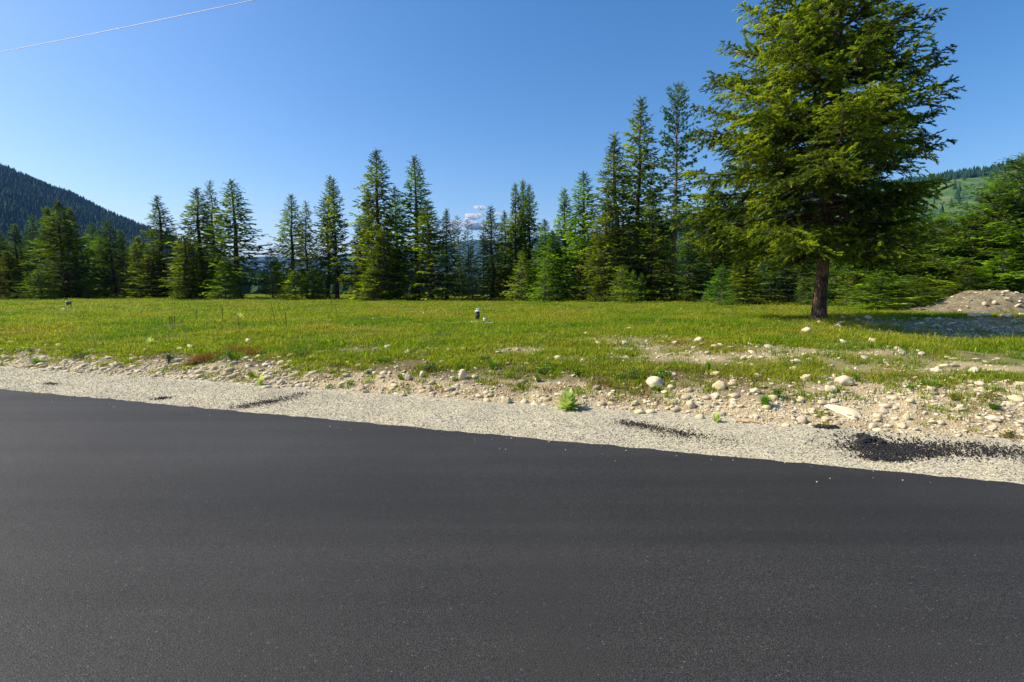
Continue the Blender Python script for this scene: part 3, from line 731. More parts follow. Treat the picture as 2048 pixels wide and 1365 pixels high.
forest_n = 0
def tree(x, y, top_z, radius, key, label, tint=(1, 1, 1), group=None, rz=None, lean=(0, 0), name=None, cat='tree'):
    tm, cm, h0, r0 = KINDS[key]
    z = float(H(x, y)) - .05
    hgt = top_z - z
    root = empty(name or {'fir': 'fir_tree', 'pine': 'pine_tree'}[key.split('_')[0]], (x, y, z), rng.uniform(0, 6.28) if rz is None else rz, label=label, category=cat, group=group)
    root.scale = (radius / r0, radius / r0, hgt / h0)
    root.rotation_euler[0] = lean[0]; root.rotation_euler[1] = lean[1]
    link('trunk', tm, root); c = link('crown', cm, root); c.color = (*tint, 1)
    return root
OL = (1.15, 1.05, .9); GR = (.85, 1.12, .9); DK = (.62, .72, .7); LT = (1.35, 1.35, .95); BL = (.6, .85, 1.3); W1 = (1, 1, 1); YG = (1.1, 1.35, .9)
# u, top v, depth, half width px, kind, tint, label
TREES = [
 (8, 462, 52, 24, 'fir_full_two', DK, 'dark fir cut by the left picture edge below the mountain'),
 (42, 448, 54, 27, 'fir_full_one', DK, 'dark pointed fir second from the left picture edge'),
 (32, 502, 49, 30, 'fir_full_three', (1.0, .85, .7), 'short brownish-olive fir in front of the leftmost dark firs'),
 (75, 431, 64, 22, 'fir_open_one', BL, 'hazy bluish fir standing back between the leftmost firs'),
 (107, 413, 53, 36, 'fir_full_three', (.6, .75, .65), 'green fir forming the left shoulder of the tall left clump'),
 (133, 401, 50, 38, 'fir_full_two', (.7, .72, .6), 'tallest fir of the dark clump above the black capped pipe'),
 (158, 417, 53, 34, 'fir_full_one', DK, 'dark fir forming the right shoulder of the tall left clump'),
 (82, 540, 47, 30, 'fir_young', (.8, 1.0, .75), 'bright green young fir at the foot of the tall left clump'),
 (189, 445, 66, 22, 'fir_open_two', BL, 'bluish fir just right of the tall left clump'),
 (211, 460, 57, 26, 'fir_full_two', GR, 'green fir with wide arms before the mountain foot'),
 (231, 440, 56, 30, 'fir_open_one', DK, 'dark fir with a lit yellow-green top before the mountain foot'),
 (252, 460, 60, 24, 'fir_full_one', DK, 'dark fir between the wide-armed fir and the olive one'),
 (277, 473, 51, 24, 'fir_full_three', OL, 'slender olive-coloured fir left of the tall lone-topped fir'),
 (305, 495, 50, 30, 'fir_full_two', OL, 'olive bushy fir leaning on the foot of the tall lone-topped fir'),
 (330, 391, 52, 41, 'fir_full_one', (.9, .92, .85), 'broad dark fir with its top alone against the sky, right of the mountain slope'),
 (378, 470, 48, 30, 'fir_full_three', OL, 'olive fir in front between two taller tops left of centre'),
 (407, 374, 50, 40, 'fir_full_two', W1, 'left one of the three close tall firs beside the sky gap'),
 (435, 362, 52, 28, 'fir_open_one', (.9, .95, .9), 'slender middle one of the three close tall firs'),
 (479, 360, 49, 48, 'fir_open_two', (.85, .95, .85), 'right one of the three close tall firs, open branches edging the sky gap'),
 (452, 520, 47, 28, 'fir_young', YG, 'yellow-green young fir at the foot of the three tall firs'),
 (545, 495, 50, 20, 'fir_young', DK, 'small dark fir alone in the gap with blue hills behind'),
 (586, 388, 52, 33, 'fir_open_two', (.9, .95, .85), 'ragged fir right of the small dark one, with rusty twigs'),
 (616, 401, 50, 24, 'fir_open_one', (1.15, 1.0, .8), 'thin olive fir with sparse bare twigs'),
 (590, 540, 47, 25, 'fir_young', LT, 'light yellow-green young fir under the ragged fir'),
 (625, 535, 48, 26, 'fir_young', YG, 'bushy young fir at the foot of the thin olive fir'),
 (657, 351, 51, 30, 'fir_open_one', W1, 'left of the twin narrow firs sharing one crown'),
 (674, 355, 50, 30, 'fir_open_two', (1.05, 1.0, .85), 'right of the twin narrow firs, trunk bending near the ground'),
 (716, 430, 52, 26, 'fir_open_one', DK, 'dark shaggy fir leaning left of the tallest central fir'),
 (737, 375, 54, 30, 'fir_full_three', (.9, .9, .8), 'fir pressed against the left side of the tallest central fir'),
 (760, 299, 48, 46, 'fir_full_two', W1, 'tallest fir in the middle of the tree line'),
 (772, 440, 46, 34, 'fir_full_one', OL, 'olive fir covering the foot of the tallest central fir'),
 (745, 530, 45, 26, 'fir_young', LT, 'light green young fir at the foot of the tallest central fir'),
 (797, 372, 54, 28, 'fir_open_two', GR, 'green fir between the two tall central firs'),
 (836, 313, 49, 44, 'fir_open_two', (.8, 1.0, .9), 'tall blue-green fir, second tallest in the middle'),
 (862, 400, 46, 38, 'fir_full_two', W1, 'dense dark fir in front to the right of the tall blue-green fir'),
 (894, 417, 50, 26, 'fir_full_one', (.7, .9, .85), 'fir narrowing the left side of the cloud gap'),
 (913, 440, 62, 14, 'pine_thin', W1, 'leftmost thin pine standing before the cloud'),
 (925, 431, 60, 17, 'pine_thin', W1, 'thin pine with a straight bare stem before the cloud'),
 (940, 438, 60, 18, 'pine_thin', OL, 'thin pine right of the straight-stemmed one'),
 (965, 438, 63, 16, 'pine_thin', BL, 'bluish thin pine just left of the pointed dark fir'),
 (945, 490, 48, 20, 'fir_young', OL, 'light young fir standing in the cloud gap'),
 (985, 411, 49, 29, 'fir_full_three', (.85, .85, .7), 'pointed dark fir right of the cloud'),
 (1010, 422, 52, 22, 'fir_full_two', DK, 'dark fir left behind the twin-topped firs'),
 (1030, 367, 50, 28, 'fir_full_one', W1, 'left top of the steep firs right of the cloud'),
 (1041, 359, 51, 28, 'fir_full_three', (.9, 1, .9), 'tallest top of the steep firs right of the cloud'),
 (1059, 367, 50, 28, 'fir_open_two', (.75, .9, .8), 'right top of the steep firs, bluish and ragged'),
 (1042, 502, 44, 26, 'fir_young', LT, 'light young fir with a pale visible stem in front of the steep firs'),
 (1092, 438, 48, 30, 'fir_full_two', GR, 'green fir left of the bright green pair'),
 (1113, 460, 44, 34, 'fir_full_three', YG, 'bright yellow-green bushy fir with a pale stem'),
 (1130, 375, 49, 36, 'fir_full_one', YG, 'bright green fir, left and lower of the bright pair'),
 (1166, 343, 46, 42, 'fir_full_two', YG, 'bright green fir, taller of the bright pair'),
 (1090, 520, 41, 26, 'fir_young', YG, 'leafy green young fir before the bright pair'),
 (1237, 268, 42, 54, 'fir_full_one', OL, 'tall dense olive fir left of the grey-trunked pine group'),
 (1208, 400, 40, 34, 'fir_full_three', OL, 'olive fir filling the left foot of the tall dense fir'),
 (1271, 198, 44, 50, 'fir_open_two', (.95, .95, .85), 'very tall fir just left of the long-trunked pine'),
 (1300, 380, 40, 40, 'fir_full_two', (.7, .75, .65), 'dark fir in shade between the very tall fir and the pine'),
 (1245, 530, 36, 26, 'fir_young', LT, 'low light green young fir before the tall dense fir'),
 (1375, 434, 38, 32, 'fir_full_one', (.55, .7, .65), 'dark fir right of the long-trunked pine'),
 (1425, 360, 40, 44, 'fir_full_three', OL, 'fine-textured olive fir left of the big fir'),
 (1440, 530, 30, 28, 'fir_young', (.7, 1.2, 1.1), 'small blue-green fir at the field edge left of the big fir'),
 (1490, 500, 32, 40, 'fir_full_two', OL, 'olive fir partly hidden by the lower left branches of the big fir'),
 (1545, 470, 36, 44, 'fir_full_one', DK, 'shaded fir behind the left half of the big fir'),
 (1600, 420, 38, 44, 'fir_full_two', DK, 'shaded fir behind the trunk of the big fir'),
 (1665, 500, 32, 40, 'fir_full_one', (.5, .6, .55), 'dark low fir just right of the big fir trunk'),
 (1715, 450, 30, 60, 'fir_broad', GR, 'green fir seen under the right branches of the big fir'),
 (1760, 540, 24, 60, 'fir_young', YG, 'low spreading green fir right of the big fir trunk'),
 (1830, 560, 23, 46, 'fir_young', W1, 'low spreading fir touching the left end of the dirt mound'),
 (1790, 430, 29, 70, 'fir_broad', W1, 'bushy green fir behind the right side of the big fir'),
 (1868, 430, 28, 68, 'fir_broad', GR, 'green fir between the big fir and the right-hand wood'),
 (1932, 430, 27, 75, 'fir_broad', W1, 'green fir behind the dirt mound'),
 (1984, 362, 27, 90, 'fir_broad', GR, 'broad bright fir behind the top of the dirt mound'),
 (2046, 300, 27, 125, 'fir_broad', GR, 'tall broad fir at the right picture edge'),
 (2010, 500, 24.5, 60, 'fir_young', GR, 'drooping young fir directly over the dirt mound'),
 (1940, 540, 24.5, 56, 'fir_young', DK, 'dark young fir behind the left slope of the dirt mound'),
]
for ti_, (u, v, d, hw, k, tint, lab) in enumerate(TREES):
    if ti_ % 2: k = {'fir_full_one': 'fir_full_four', 'fir_full_three': 'fir_full_five'}.get(k, k)
    x = at_depth(u, d); ln = (rng.normal() * .012, rng.normal() * .012)
    if 'leaning' in lab: ln = (0, R(-4))
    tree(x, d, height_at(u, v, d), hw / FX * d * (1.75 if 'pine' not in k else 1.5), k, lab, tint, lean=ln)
# trees outside or behind
ranks = [(-120, 420), (-60, 440), (2110, 300), (2180, 260), (2260, 320)]
for i, (u, v) in enumerate(ranks):
    d = 52 if u < 0 else 27; tree(at_depth(u, d), d, height_at(u, v, d), 2.3 if u < 0 else 2.6, 'fir_full_one' if u < 0 else 'fir_broad', ('fir beyond the left picture edge beside the field' if u < 0 else 'fir beyond the right picture edge behind the dirt mound'), W1, group='firs beyond the picture edge')
for i in range(125):
    u = rng.uniform(-40, 2080)
    if 505 < u < 720 and rng.random() < .85: continue
    if 880 < u < 975 and rng.random() < .6: continue
    near = np.interp(u, [0, 1000, 1400, 1700, 2048], [58, 56, 44, 38, 33])
    d = near + rng.uniform(2, 26); v = np.interp(u, [0, 200, 300, 500, 720, 800, 900, 1000, 1200, 1400, 2048], [490, 485, 500, 500, 520, 470, 510, 490, 440, 430, 430]) + rng.uniform(0, 55)
    where = ['behind the dark clump at the far left', 'behind the three tall firs left of the sky gap', 'behind the central firs', 'behind the steep firs right of the cloud', 'behind the tall olive firs and the long-trunked pine', 'behind the big fir', 'behind the dirt mound'][int(np.searchsorted([290, 560, 900, 1080, 1420, 1780], u))]
    kk = rng.choice(['fir_full_one', 'fir_full_two', 'fir_full_three', 'fir_open_one', 'pine_thin'], p=[.27, .27, .22, .14, .1])
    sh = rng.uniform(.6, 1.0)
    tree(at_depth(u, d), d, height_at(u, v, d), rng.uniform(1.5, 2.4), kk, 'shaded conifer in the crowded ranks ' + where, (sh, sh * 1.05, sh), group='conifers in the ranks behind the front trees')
# low fir saplings along the field edge
for i in range(46):
    u = rng.uniform(0, 1800); near = np.interp(u, [0, 1000, 1400, 1700, 2048], [49, 44, 35, 28, 24]) + rng.uniform(0, 6)
    hz_ = rng.uniform(.8, 2.6)
    x = at_depth(u, near); tree(x, near, float(H(x, near)) + hz_, hz_ * .4, 'fir_young', ('yellow-green', 'pale green', 'deep green', 'olive')[i % 4] + ' fir sapling at the foot of trees ' + ['left of the sky gap', 'between the sky gap and the cloud', 'left of the long-trunked pine', 'behind the big fir'][int(np.searchsorted([520, 930, 1340], u))], [YG, LT, GR, W1][i % 4], group='fir saplings along the tree line', name='fir_sapling', cat='sapling')

# ponderosa pine
prx = at_depth(1347, 40)
tr, lb, fo = conifer(seed=21, Ht=17.4, Rad=2.9, base=.33, nbr=150, prof=lambda t: (1 - t) ** .55 * min(1, .62 + t) , sl=.42, spacing=.28, e_lo=-12, e_hi=52, tw_gap=.45, tr_r=.20, sprigs=TUFT, bare_in=.4, dead=26, fullness=.9, droop=.05)
gz = float(H(prx, 40)); topz = height_at(1350, 163, 40)
root = empty('pine_tree', (prx, 40, gz - .05), 1.0, label='tall long-trunked pine with tufted blue-green needles rising above the firs', category='tree'); root.scale = (1, 1, (topz - gz) / 17.4)
link('trunk', tr.mesh('pine_trunk', M_BARKP, True), root); link('branches', lb.mesh('pine_branches', M_BARK2, True), root)
link('crown', fo.mesh('pine_crown', M_PINE), root)

# the big fir
bx, by, bz = ground(1637, 646)
print('big fir at', bx, by, bz)
def asym(a, t):
    c = math.cos(a)      # +x is right in the picture
    return 1 - (.25 + .06 * min(1, max(0, (t - .2) / .2))) * max(0, math.cos(a + .54)) + .08 * max(0, -math.cos(a + .54)) + .07 * math.sin(3 * a + 9 * t)
SPRB = [sprig(14, .085, 60 + i, .2) for i in range(5)]
def prof_big(t):
    z = t
    return (.92 + .10 * min(1, z / .12)) if z < .28 else max(0.02, 1.02 * (1 - (z - .28) / .72) ** 1.05)
tr, lb, fo = conifer(seed=77, Ht=15.2, Rad=4.0, base=.155, nbr=330, prof=prof_big, sl=.19, spacing=.088, e_lo=-6, e_hi=32, tw_gap=.17, envp=.55, jit=(.78, 1.06), tr_r=.195, sprigs=SPRB, sides=12, asym=asym, droop=.13, dead=60, fullness=.86, bare_in=.24, curve=.02)
root = empty('big_fir_tree', (bx, by, bz - .04), 0, label='big open-grown fir standing alone in the field with thick bare lower trunk', category='tree')
print('big crown tris', sum(len(f) for f in fo.F), 'limb', sum(len(f) for f in lb.F))
link('trunk', tr.mesh('big_trunk', M_BARK, True), root); link('branches', lb.mesh('big_branches', M_BARK2, True), root)
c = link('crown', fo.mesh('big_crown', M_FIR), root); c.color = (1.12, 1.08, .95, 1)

# ------------------------------------------------------------------ grass
def blade_clump(seed, nb, h, spread, wd, kindt='grass'):
    r = np.random.default_rng(seed); a = Acc()
    for i in range(nb):
        p = r.normal(size=2) * spread * .5; th = r.uniform(0, 6.28); ln = h * r.uniform(.45, 1.1); out = r.uniform(.1, .6) * ln
        w = wd * r.uniform(.6, 1.2); d = np.array([math.cos(th), math.sin(th)]); sd = np.array([-d[1], d[0]])
        q = [0, .5, 1]; pts = [np.array([*(p + d * out * f ** 1.7), ln * f * (1 - .18 * f)]) for f in q]
        s3 = np.array([*sd, 0]) * w
        V = [pts[0] - s3, pts[0] + s3, pts[1] + s3 * .8, pts[1] - s3 * .8, pts[2]]
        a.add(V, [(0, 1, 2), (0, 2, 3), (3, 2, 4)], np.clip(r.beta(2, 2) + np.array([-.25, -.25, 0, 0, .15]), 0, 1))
    return a
def clump_mesh(*a, **k): return blade_clump(*a, **k).mesh('grass_clump', M_GRASS)
protos = [clump_mesh(i, 34, .15, .20, .0045) for i in range(4)] + [clump_mesh(10 + i, 60, .19, .50, .008) for i in range(4)] + [clump_mesh(20 + i, 24, .34, .12, .004) for i in range(2)]
# seed-head straw clump
protos += [clump_mesh(30 + i, 14, .36, .16, .0028) for i in range(2)]
def field_points(n, y0, y1, power=1.0):
    y = y0 + (y1 - y0) * rng.random(n) ** power; x = rng.uniform(-1.06, 1.06, n) * y; return x, y
PX = []; PY = []; PI = []; PS = []
for (n, ya, yb, ids, sc) in [(26000, 5.3, 12, [0, 1, 2, 3], 1.0), (5200, 5.3, 14, [8, 9, 10, 11], 1.0), (30000, 9, 24, [4, 5, 6, 7], 1.0), (26000, 22, 72, [4, 5, 6, 7], 1.6), (4500, 12, 50, [8, 9, 10, 11], 1.5)]:
    # area-uniform in a wedge
    y = np.sqrt(rng.uniform(ya ** 2, yb ** 2, n)); x = rng.uniform(-1.08, 1.08, n) * y
    g = grass_mask(x, y); ed = np.interp(u_px(x, y), [0, 1000, 1400, 2048], [52, 48, 40, 30])
    keep = (rng.random(n) < g * .97 + .0) & (s_of(x, y) > FOOT + .5)
    # mow bare bit at trunk
    x, y = x[keep], y[keep]; k = len(x)
    patch = fbm(x * 1.6, y * 1.6, 131, 3); holes = fbm(x * 2.3, y * 1.7, 133, 3); q_ = rng.random(k) < sstep(.35, .55, holes); x, y, patch = x[q_], y[q_], patch[q_]; k = len(x); patch = np.clip((patch - .5) * 2 + .5, 0, 1.2)
    ht = .14 + .36 * patch + .35 * (rng.random(k) < .04) + rng.uniform(-.15, .25, k)
    PX.append(x); PY.append(y); PI.append(rng.choice(ids, k)); PS.append(np.stack([np.full(k, sc) * rng.uniform(.8, 1.2, k)] * 2 + [sc ** .6 * ht], 1))
# greener and dryer tufts standing out of the sward
for (n, ids, lo, hi, tv) in [(2000, [0, 1, 2, 3], .9, 1.5, .02), (1800, [8, 9], .7, 1.1, .95), (700, [0, 1, 2, 3], .8, 1.2, 1.0)]:
    y = 6 + 34 * rng.random(n) ** 1.6; x = rng.uniform(-1.05, 1.05, n) * y; g = grass_mask(x, y)
    q_ = (rng.random(n) < .15 + g) & (s_of(x, y) > FOOT + 1.2) & (fbm(x * .8, y * .8, int(n), 3) > .46); x, y = x[q_], y[q_]; k = len(x)
    sc_ = rng.uniform(lo, hi, k); PX.append(x); PY.append(y); PI.append(rng.choice(ids, k) + 1000 * (1 if tv < .5 else 2)); PS.append(np.stack([sc_, sc_, sc_ * .75], 1))
PX = np.concatenate(PX); PY = np.concatenate(PY); PI = np.concatenate(PI); PS = np.vstack(PS)
# long grass around the big fir's foot
n = 420; a_ = rng.uniform(0, 6.28, n); r_ = np.abs(rng.normal(size=n)) * .9 + .3
x = bx + .6 + np.cos(a_) * r_ * 1.5; y = by - .5 + np.sin(a_) * r_ * .7
PX = np.concatenate([PX, x]); PY = np.concatenate([PY, y]); PI = np.concatenate([PI, rng.choice([8, 9, 10, 11], n)]); PS = np.vstack([PS, np.stack([np.ones(n)] * 2 + [rng.uniform(.3, .8, n)], 1)])
k = len(PX)
tint = np.clip(.46 + (fbm(PX * .5, PY * .5, 141, 4) - .5) * 2.0 + (fbm(PX * 2.5, PY * 2.5, 151, 3) - .5) * 1.1 + rng.normal(size=k) * .10, 0, 1)
tint = np.where(PI >= 2000, .93 + .07 * rng.random(k), np.where(PI >= 1000, .12 * rng.random(k), tint)); PI = PI % 1000; tint = np.where(PI >= 10, np.clip(tint + .35, 0, 1), tint)
rot = np.stack([rng.normal(size=k) * .08, rng.normal(size=k) * .08, rng.uniform(0, 6.28, k)], 1)
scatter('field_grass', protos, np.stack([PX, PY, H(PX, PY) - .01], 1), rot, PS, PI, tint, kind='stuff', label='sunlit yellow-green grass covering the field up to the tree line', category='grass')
print('grass clumps', k)

# ------------------------------------------------------------------ hills
HC = []
def hill(name, r_ridge, r0, r1, uv, mat, seed, rough=18, nu=240, nrr=70, attrs=None):
    us = np.array([p[0] for p in uv], float); vs = np.array([p[1] for p in uv], float)
    U = np.linspace(us[0], us[-1], nu); r = np.linspace(r0, r1, nrr)
    UU, RR = np.meshgrid(U, r)
    Y = RR; X = (UU - 1024) / FX / math.cos(PITCH) * RR * .997
    v = np.interp(UU, us, vs)
    vv = np.stack([v]);
    b = -(v - 682.5) / FX; dy = math.cos(PITCH) + b * math.sin(PITCH); dz = -math.sin(PITCH) + b * math.cos(PITCH)
    X = (UU - 1024) / FX / dy * RR
    ridge = CAM_Z + dz / dy * r_ridge
    sh = np.where(RR < r_ridge, sstep(r0, r_ridge * 1.0, RR) * .35 + .65 * ((RR - r0) / (r_ridge - r0)), 1 - .75 * sstep(r_ridge, r1, RR))
    g = (fbm(X / 170, Y / 170, seed, 5) - .5)
    Z = -4 + (ridge + 4) * np.clip(sh, 0, 1) + g * rough * 4 * np.clip(sh, 0, 1) * (.35 + .65 * np.abs(RR / r_ridge - 1) * 3).clip(0, 1)
    I = np.arange(U.size * r.size).reshape(r.size, U.size)
    F = np.stack([I[:-1, :-1].ravel(), I[:-1, 1:].ravel(), I[1:, 1:].ravel(), I[1:, :-1].ravel()], 1)
    link(name, mesh_np(name, np.stack([X, Y, Z], -1).reshape(-1, 3), F, mat, {}, True), kind='structure')
    return X, Y, Z, UU, RR
def sample_hill(G, n, cond=None):
    X, Y, Z, UU, RR = G; a, b = X.shape
    i = rng.uniform(0, a - 1.001, n); j = rng.uniform(0, b - 1.001, n); i0 = i.astype(int); j0 = j.astype(int); fi = i - i0; fj = j - j0
    def bl(A): return (A[i0, j0] * (1 - fi) * (1 - fj) + A[i0 + 1, j0] * fi * (1 - fj) + A[i0, j0 + 1] * (1 - fi) * fj + A[i0 + 1, j0 + 1] * fi * fj)
    P = np.stack([bl(X), bl(Y), bl(Z)], 1); u = bl(UU); r = bl(RR)
    if cond is not None: k = cond(u, r, P); P, u, r = P[k], u[k], r[k]
    return P
M_HILL = simple('forest_floor_far', (.022, .045, .016), 1, .05, .02, .4)
M_CLEAR = None
m, t, o = new_mat('clearcut_slope'); M_CLEAR = m
p_ = pos(t); n1 = noise(t, p_, .03, 6, .6); n2 = noise(t, p_, .16, 4, .7)
c = ramp(t, n1, [(.35, (.055, .11, .03)), (.5, (.075, .145, .035)), (.65, (.15, .19, .075))]); c = mixc(t, 1.0, c, ramp(t, n2, [(.35, (.55, .6, .55)), (.6, (1.1, 1.1, 1.1))]), 'MULTIPLY')
princ(t, o, c, 1, .05)
def far_tree(seed):
    r = np.random.default_rng(seed); a = Acc(); n = 7
    for k, (z0, z1, rr) in enumerate([(.05, .5, .24), (.28, .75, .19), (.5, 1.0, .13)]):
        th = np.arange(n) * 6.283 / n + r.random() * 2; rad = rr * r.uniform(.65, 1.2, n); V = [(math.cos(q) * p, math.sin(q) * p, z0 + r.uniform(-.05, .05)) for q, p in zip(th, rad)] + [(0, 0, z1)]
        a.add(V, [(i, (i + 1) % n, n) for i in range(n)], list(r.uniform(0, .8, n)) + [.9])
    return a.mesh('far_conifer', M_HILLTREE)
FT = [far_tree(i) for i in range(5)]
def plant(name, P, hmin, hmax, label, wide=1.0):
    k = len(P); h = rng.uniform(hmin, hmax, k)
    scatter(name, FT, P - np.array([0, 0, 1.0]), np.stack([0 * h, 0 * h, rng.uniform(0, 6, k)], 1), np.stack([h * wide, h * wide, h], 1), rng.integers(0, 5, k), rng.random(k), kind='stuff', label=label, category='forest')
g1 = hill('left_mountain', 1500, 500, 2300, [(-900, 190), (-500, 205), (-200, 262), (0, 338), (50, 358), (100, 381), (150, 402), (200, 428), (250, 447), (300, 468), (350, 487), (420, 515), (500, 548), (600, 572), (700, 578)], M_HILL, 201)
plant('mountain_forest', sample_hill(g1, 45000, lambda u, r, P: (u > -120) & (r < 1560)), 11, 20, 'dense dark conifers covering the mountain slope at left')
g2 = hill('right_hill', 1300, 550, 2000, [(1060, 560), (1160, 500), (1250, 462), (1345, 448), (1450, 420), (1600, 392), (1750, 374), (1850, 365), (1900, 354), (1990, 343), (2048, 326), (2200, 290), (2600, 250)], M_CLEAR, 301, 8)
plant('hilltop_forest', sample_hill(g2, 34000, lambda u, r, P: ((r > 1195) | (u < 1650) | (rng.random(len(u)) < .05)) & (r < 1360) & (u < 2200)), 11, 21, 'dark conifers along the crest of the logged hill at right')
P_ = sample_hill(g2, 26000, lambda u, r, P: (u > 1600) & (r < 1200) & (fbm(P[:, 0] / 60, P[:, 1] / 60, 9, 3) > .46))
plant('slope_regrowth', P_, 2, 5, 'bright green regrowth on the logged slope at right', 2.2)
M_FARH = simple('far_blue_hills', (.03, .055, .03), 1, .05, .002, .4)
hill('distant_hills', 7600, 5200, 9000, [(-200, 540), (300, 528), (430, 520), (520, 514), (560, 513), (600, 519), (680, 510), (740, 503), (780, 500), (840, 497), (900, 490), (960, 478), (1020, 486), (1100, 470), (1200, 478), (1300, 500), (1500, 520), (2100, 540)], M_FARH, 401, 22)
# far wood beyond the meadow
n = 9000; th = R(1) * rng.uniform(-50, 50, n); r_ = rng.uniform(260, 520, n); x = r_ * np.sin(th); y = r_ * np.cos(th)
kp = fbm(x / 60, y / 60, 77, 3) > .36; x, y = x[kp], y[kp]
plant('valley_wood', np.stack([x, y, H(x, y)], 1), 7, 14, 'far wood across the valley seen between the trunks')

# ------------------------------------------------------------------ clouds
m, t, o = new_mat('cloud_white'); M_CLOUD = m
lw = N(t, 'ShaderNodeLayerWeight'); lw.inputs[0].default_value = .5
tc = N(t, 'ShaderNodeTexCoord').outputs['Object']; n1 = noise(t, tc, .9, 6, .7)
ad = N(t, 'ShaderNodeMath', operation='ADD'); L(t, lw.outputs['Facing'], ad.inputs[0]); sb = N(t, 'ShaderNodeMath', operation='SUBTRACT'); L(t, n1, sb.inputs[0]); sb.inputs[1].default_value = .5; L(t, sb.outputs[0], ad.inputs[1])
al = ramp(t, ad.outputs[0], [(.15, .85), (.62, 0.0)])
d = N(t, 'ShaderNodeBsdfDiffuse'); d.inputs[0].default_value = (.60, .60, .60, 1); tl = N(t, 'ShaderNodeBsdfTranslucent'); tl.inputs[0].default_value = (.42, .42, .42, 1)
mm = N(t, 'ShaderNodeAddShader'); L(t, d.outputs[0], mm.inputs[0]); L(t, tl.outputs[0], mm.inputs[1])
tp = N(t, 'ShaderNodeBsdfTransparent'); mx = N(t, 'ShaderNodeMixShader'); L(t, al, mx.inputs[0]); L(t, tp.outputs[0], mx.inputs[1]); L(t, mm.outputs[0], mx.inputs[2]); L(t, mx.outputs[0], o.inputs[0])
CD = 9500.
def cloud(parts, label):
    cu, cv = parts[0][:2]; d = ray(cu, cv); o_ = np.array(d) / d.y * CD + np.array([0, 0, CAM_Z]); a = Acc()
    for (u, v, ru, rv) in parts:
        for q in range(5):
            du = rng.uniform(-.6, .6) * ru; dd = ray(u + du, v + rng.uniform(-.2, .3) * rv); c_ = np.array(dd) / dd.y * CD + np.array([0, 0, CAM_Z]) - o_
            V, F_ = ico(4); V = V * (1 + .16 * np.sin(V[:, :1] * 6 + q) * np.cos(V[:, 1:2] * 5 + V[:, 2:] * 4))
            k = (1 - abs(du) / ru * .5); a.add(V * np.array([ru * .5 * k, ru * .4, rv * .6 * k]) * CD / FX + c_, F_)
    ob = link('cloud', a.mesh('cloud', M_CLOUD, True), label=label, category='cloud', kind='structure'); ob.location = o_ ; return ob
cloud([(962, 416, 16, 7)], 'small white puff of cloud above the other clouds')
cloud([(950, 432, 24, 9), (942, 437, 16, 6)], 'middle white cumulus between the fir tops')
cloud([(925, 446, 42, 11), (960, 455, 34, 12), (905, 462, 26, 10)], 'lowest long white cloud bank behind the thin pines')
cloud([(1000, 428, 14, 6)], 'faint small cloud right of the pointed fir')

exec_later = True
# ------------------------------------------------------------------ plants on the bank
def rosette(u, v, wpx, hpx, label, nleaf, name='mullein_plant'):
    x, y, z = ground(u, v); W = wpx / FX * y; Hh = hpx / FX * y
    root = empty(name, (x, y, z - .01), 0, label=label, category='plant')
    r = np.random.default_rng(int(u))
    for i in range(nleaf):
        f = i / nleaf; az = i * 2.399 + r.normal() * .15
        el = R(10 + 74 * f); ln = (.56 * W * (1 - f) + Hh * 1.02 * f) * r.uniform(.85, 1.1); wd = ln * r.uniform(.15, .2)
        n = 7; q = np.linspace(0, 1, n); wp = np.array([.35, .75, 1, 1, .8, .45, .02]) * wd
        a = Acc(); V = []
        for k in range(n):
            cx = q[k] * ln * math.cos(el) + .0; cz = q[k] * ln * math.sin(el) - .25 * ln * q[k] ** 2 * math.cos(el)
            wav = .06 * wd * math.sin(k * 2.3 + i)
            V += [(cx, -wp[k], cz + wp[k] * .35 + wav), (cx, 0, cz), (cx, wp[k], cz + wp[k] * .35 - wav)]
        F = []
        for k in range(n - 1):
            for j in range(2):
                p = k * 3 + j; F += [(p, p + 1, p + 4), (p, p + 4, p + 3)]
        a.add(V, F, np.clip(.35 + .45 * f + np.array([.0, .22, .0] * n) + r.normal() * .08, 0, 1))
        lf = link('leaf', a.mesh('mullein_leaf', M_MULL, True), root); lf.rotation_euler = (0, 0, az); lf.location = (0, 0, .01 + .03 * f)
    return root
rosette(1136, 822, 58, 46, 'big pale green mullein with broad felty leaves at the foot of the bank', 44)
rosette(1433, 849, 28, 24, 'small pale mullein at the gravel edge left of the grass tuft', 18)
rosette(521, 773, 20, 24, 'upright pale green mullein at the gravel edge on the left', 14)
rosette(1693, 749, 20, 15, 'small yellow-green mullein on the crest of the bank at right', 12)
rosette(300, 690, 30, 18, 'mullein rosette in the grass at the far left crest', 12)
rosette(480, 640, 26, 16, 'mullein rosette beside a pale stone in the left field', 12)

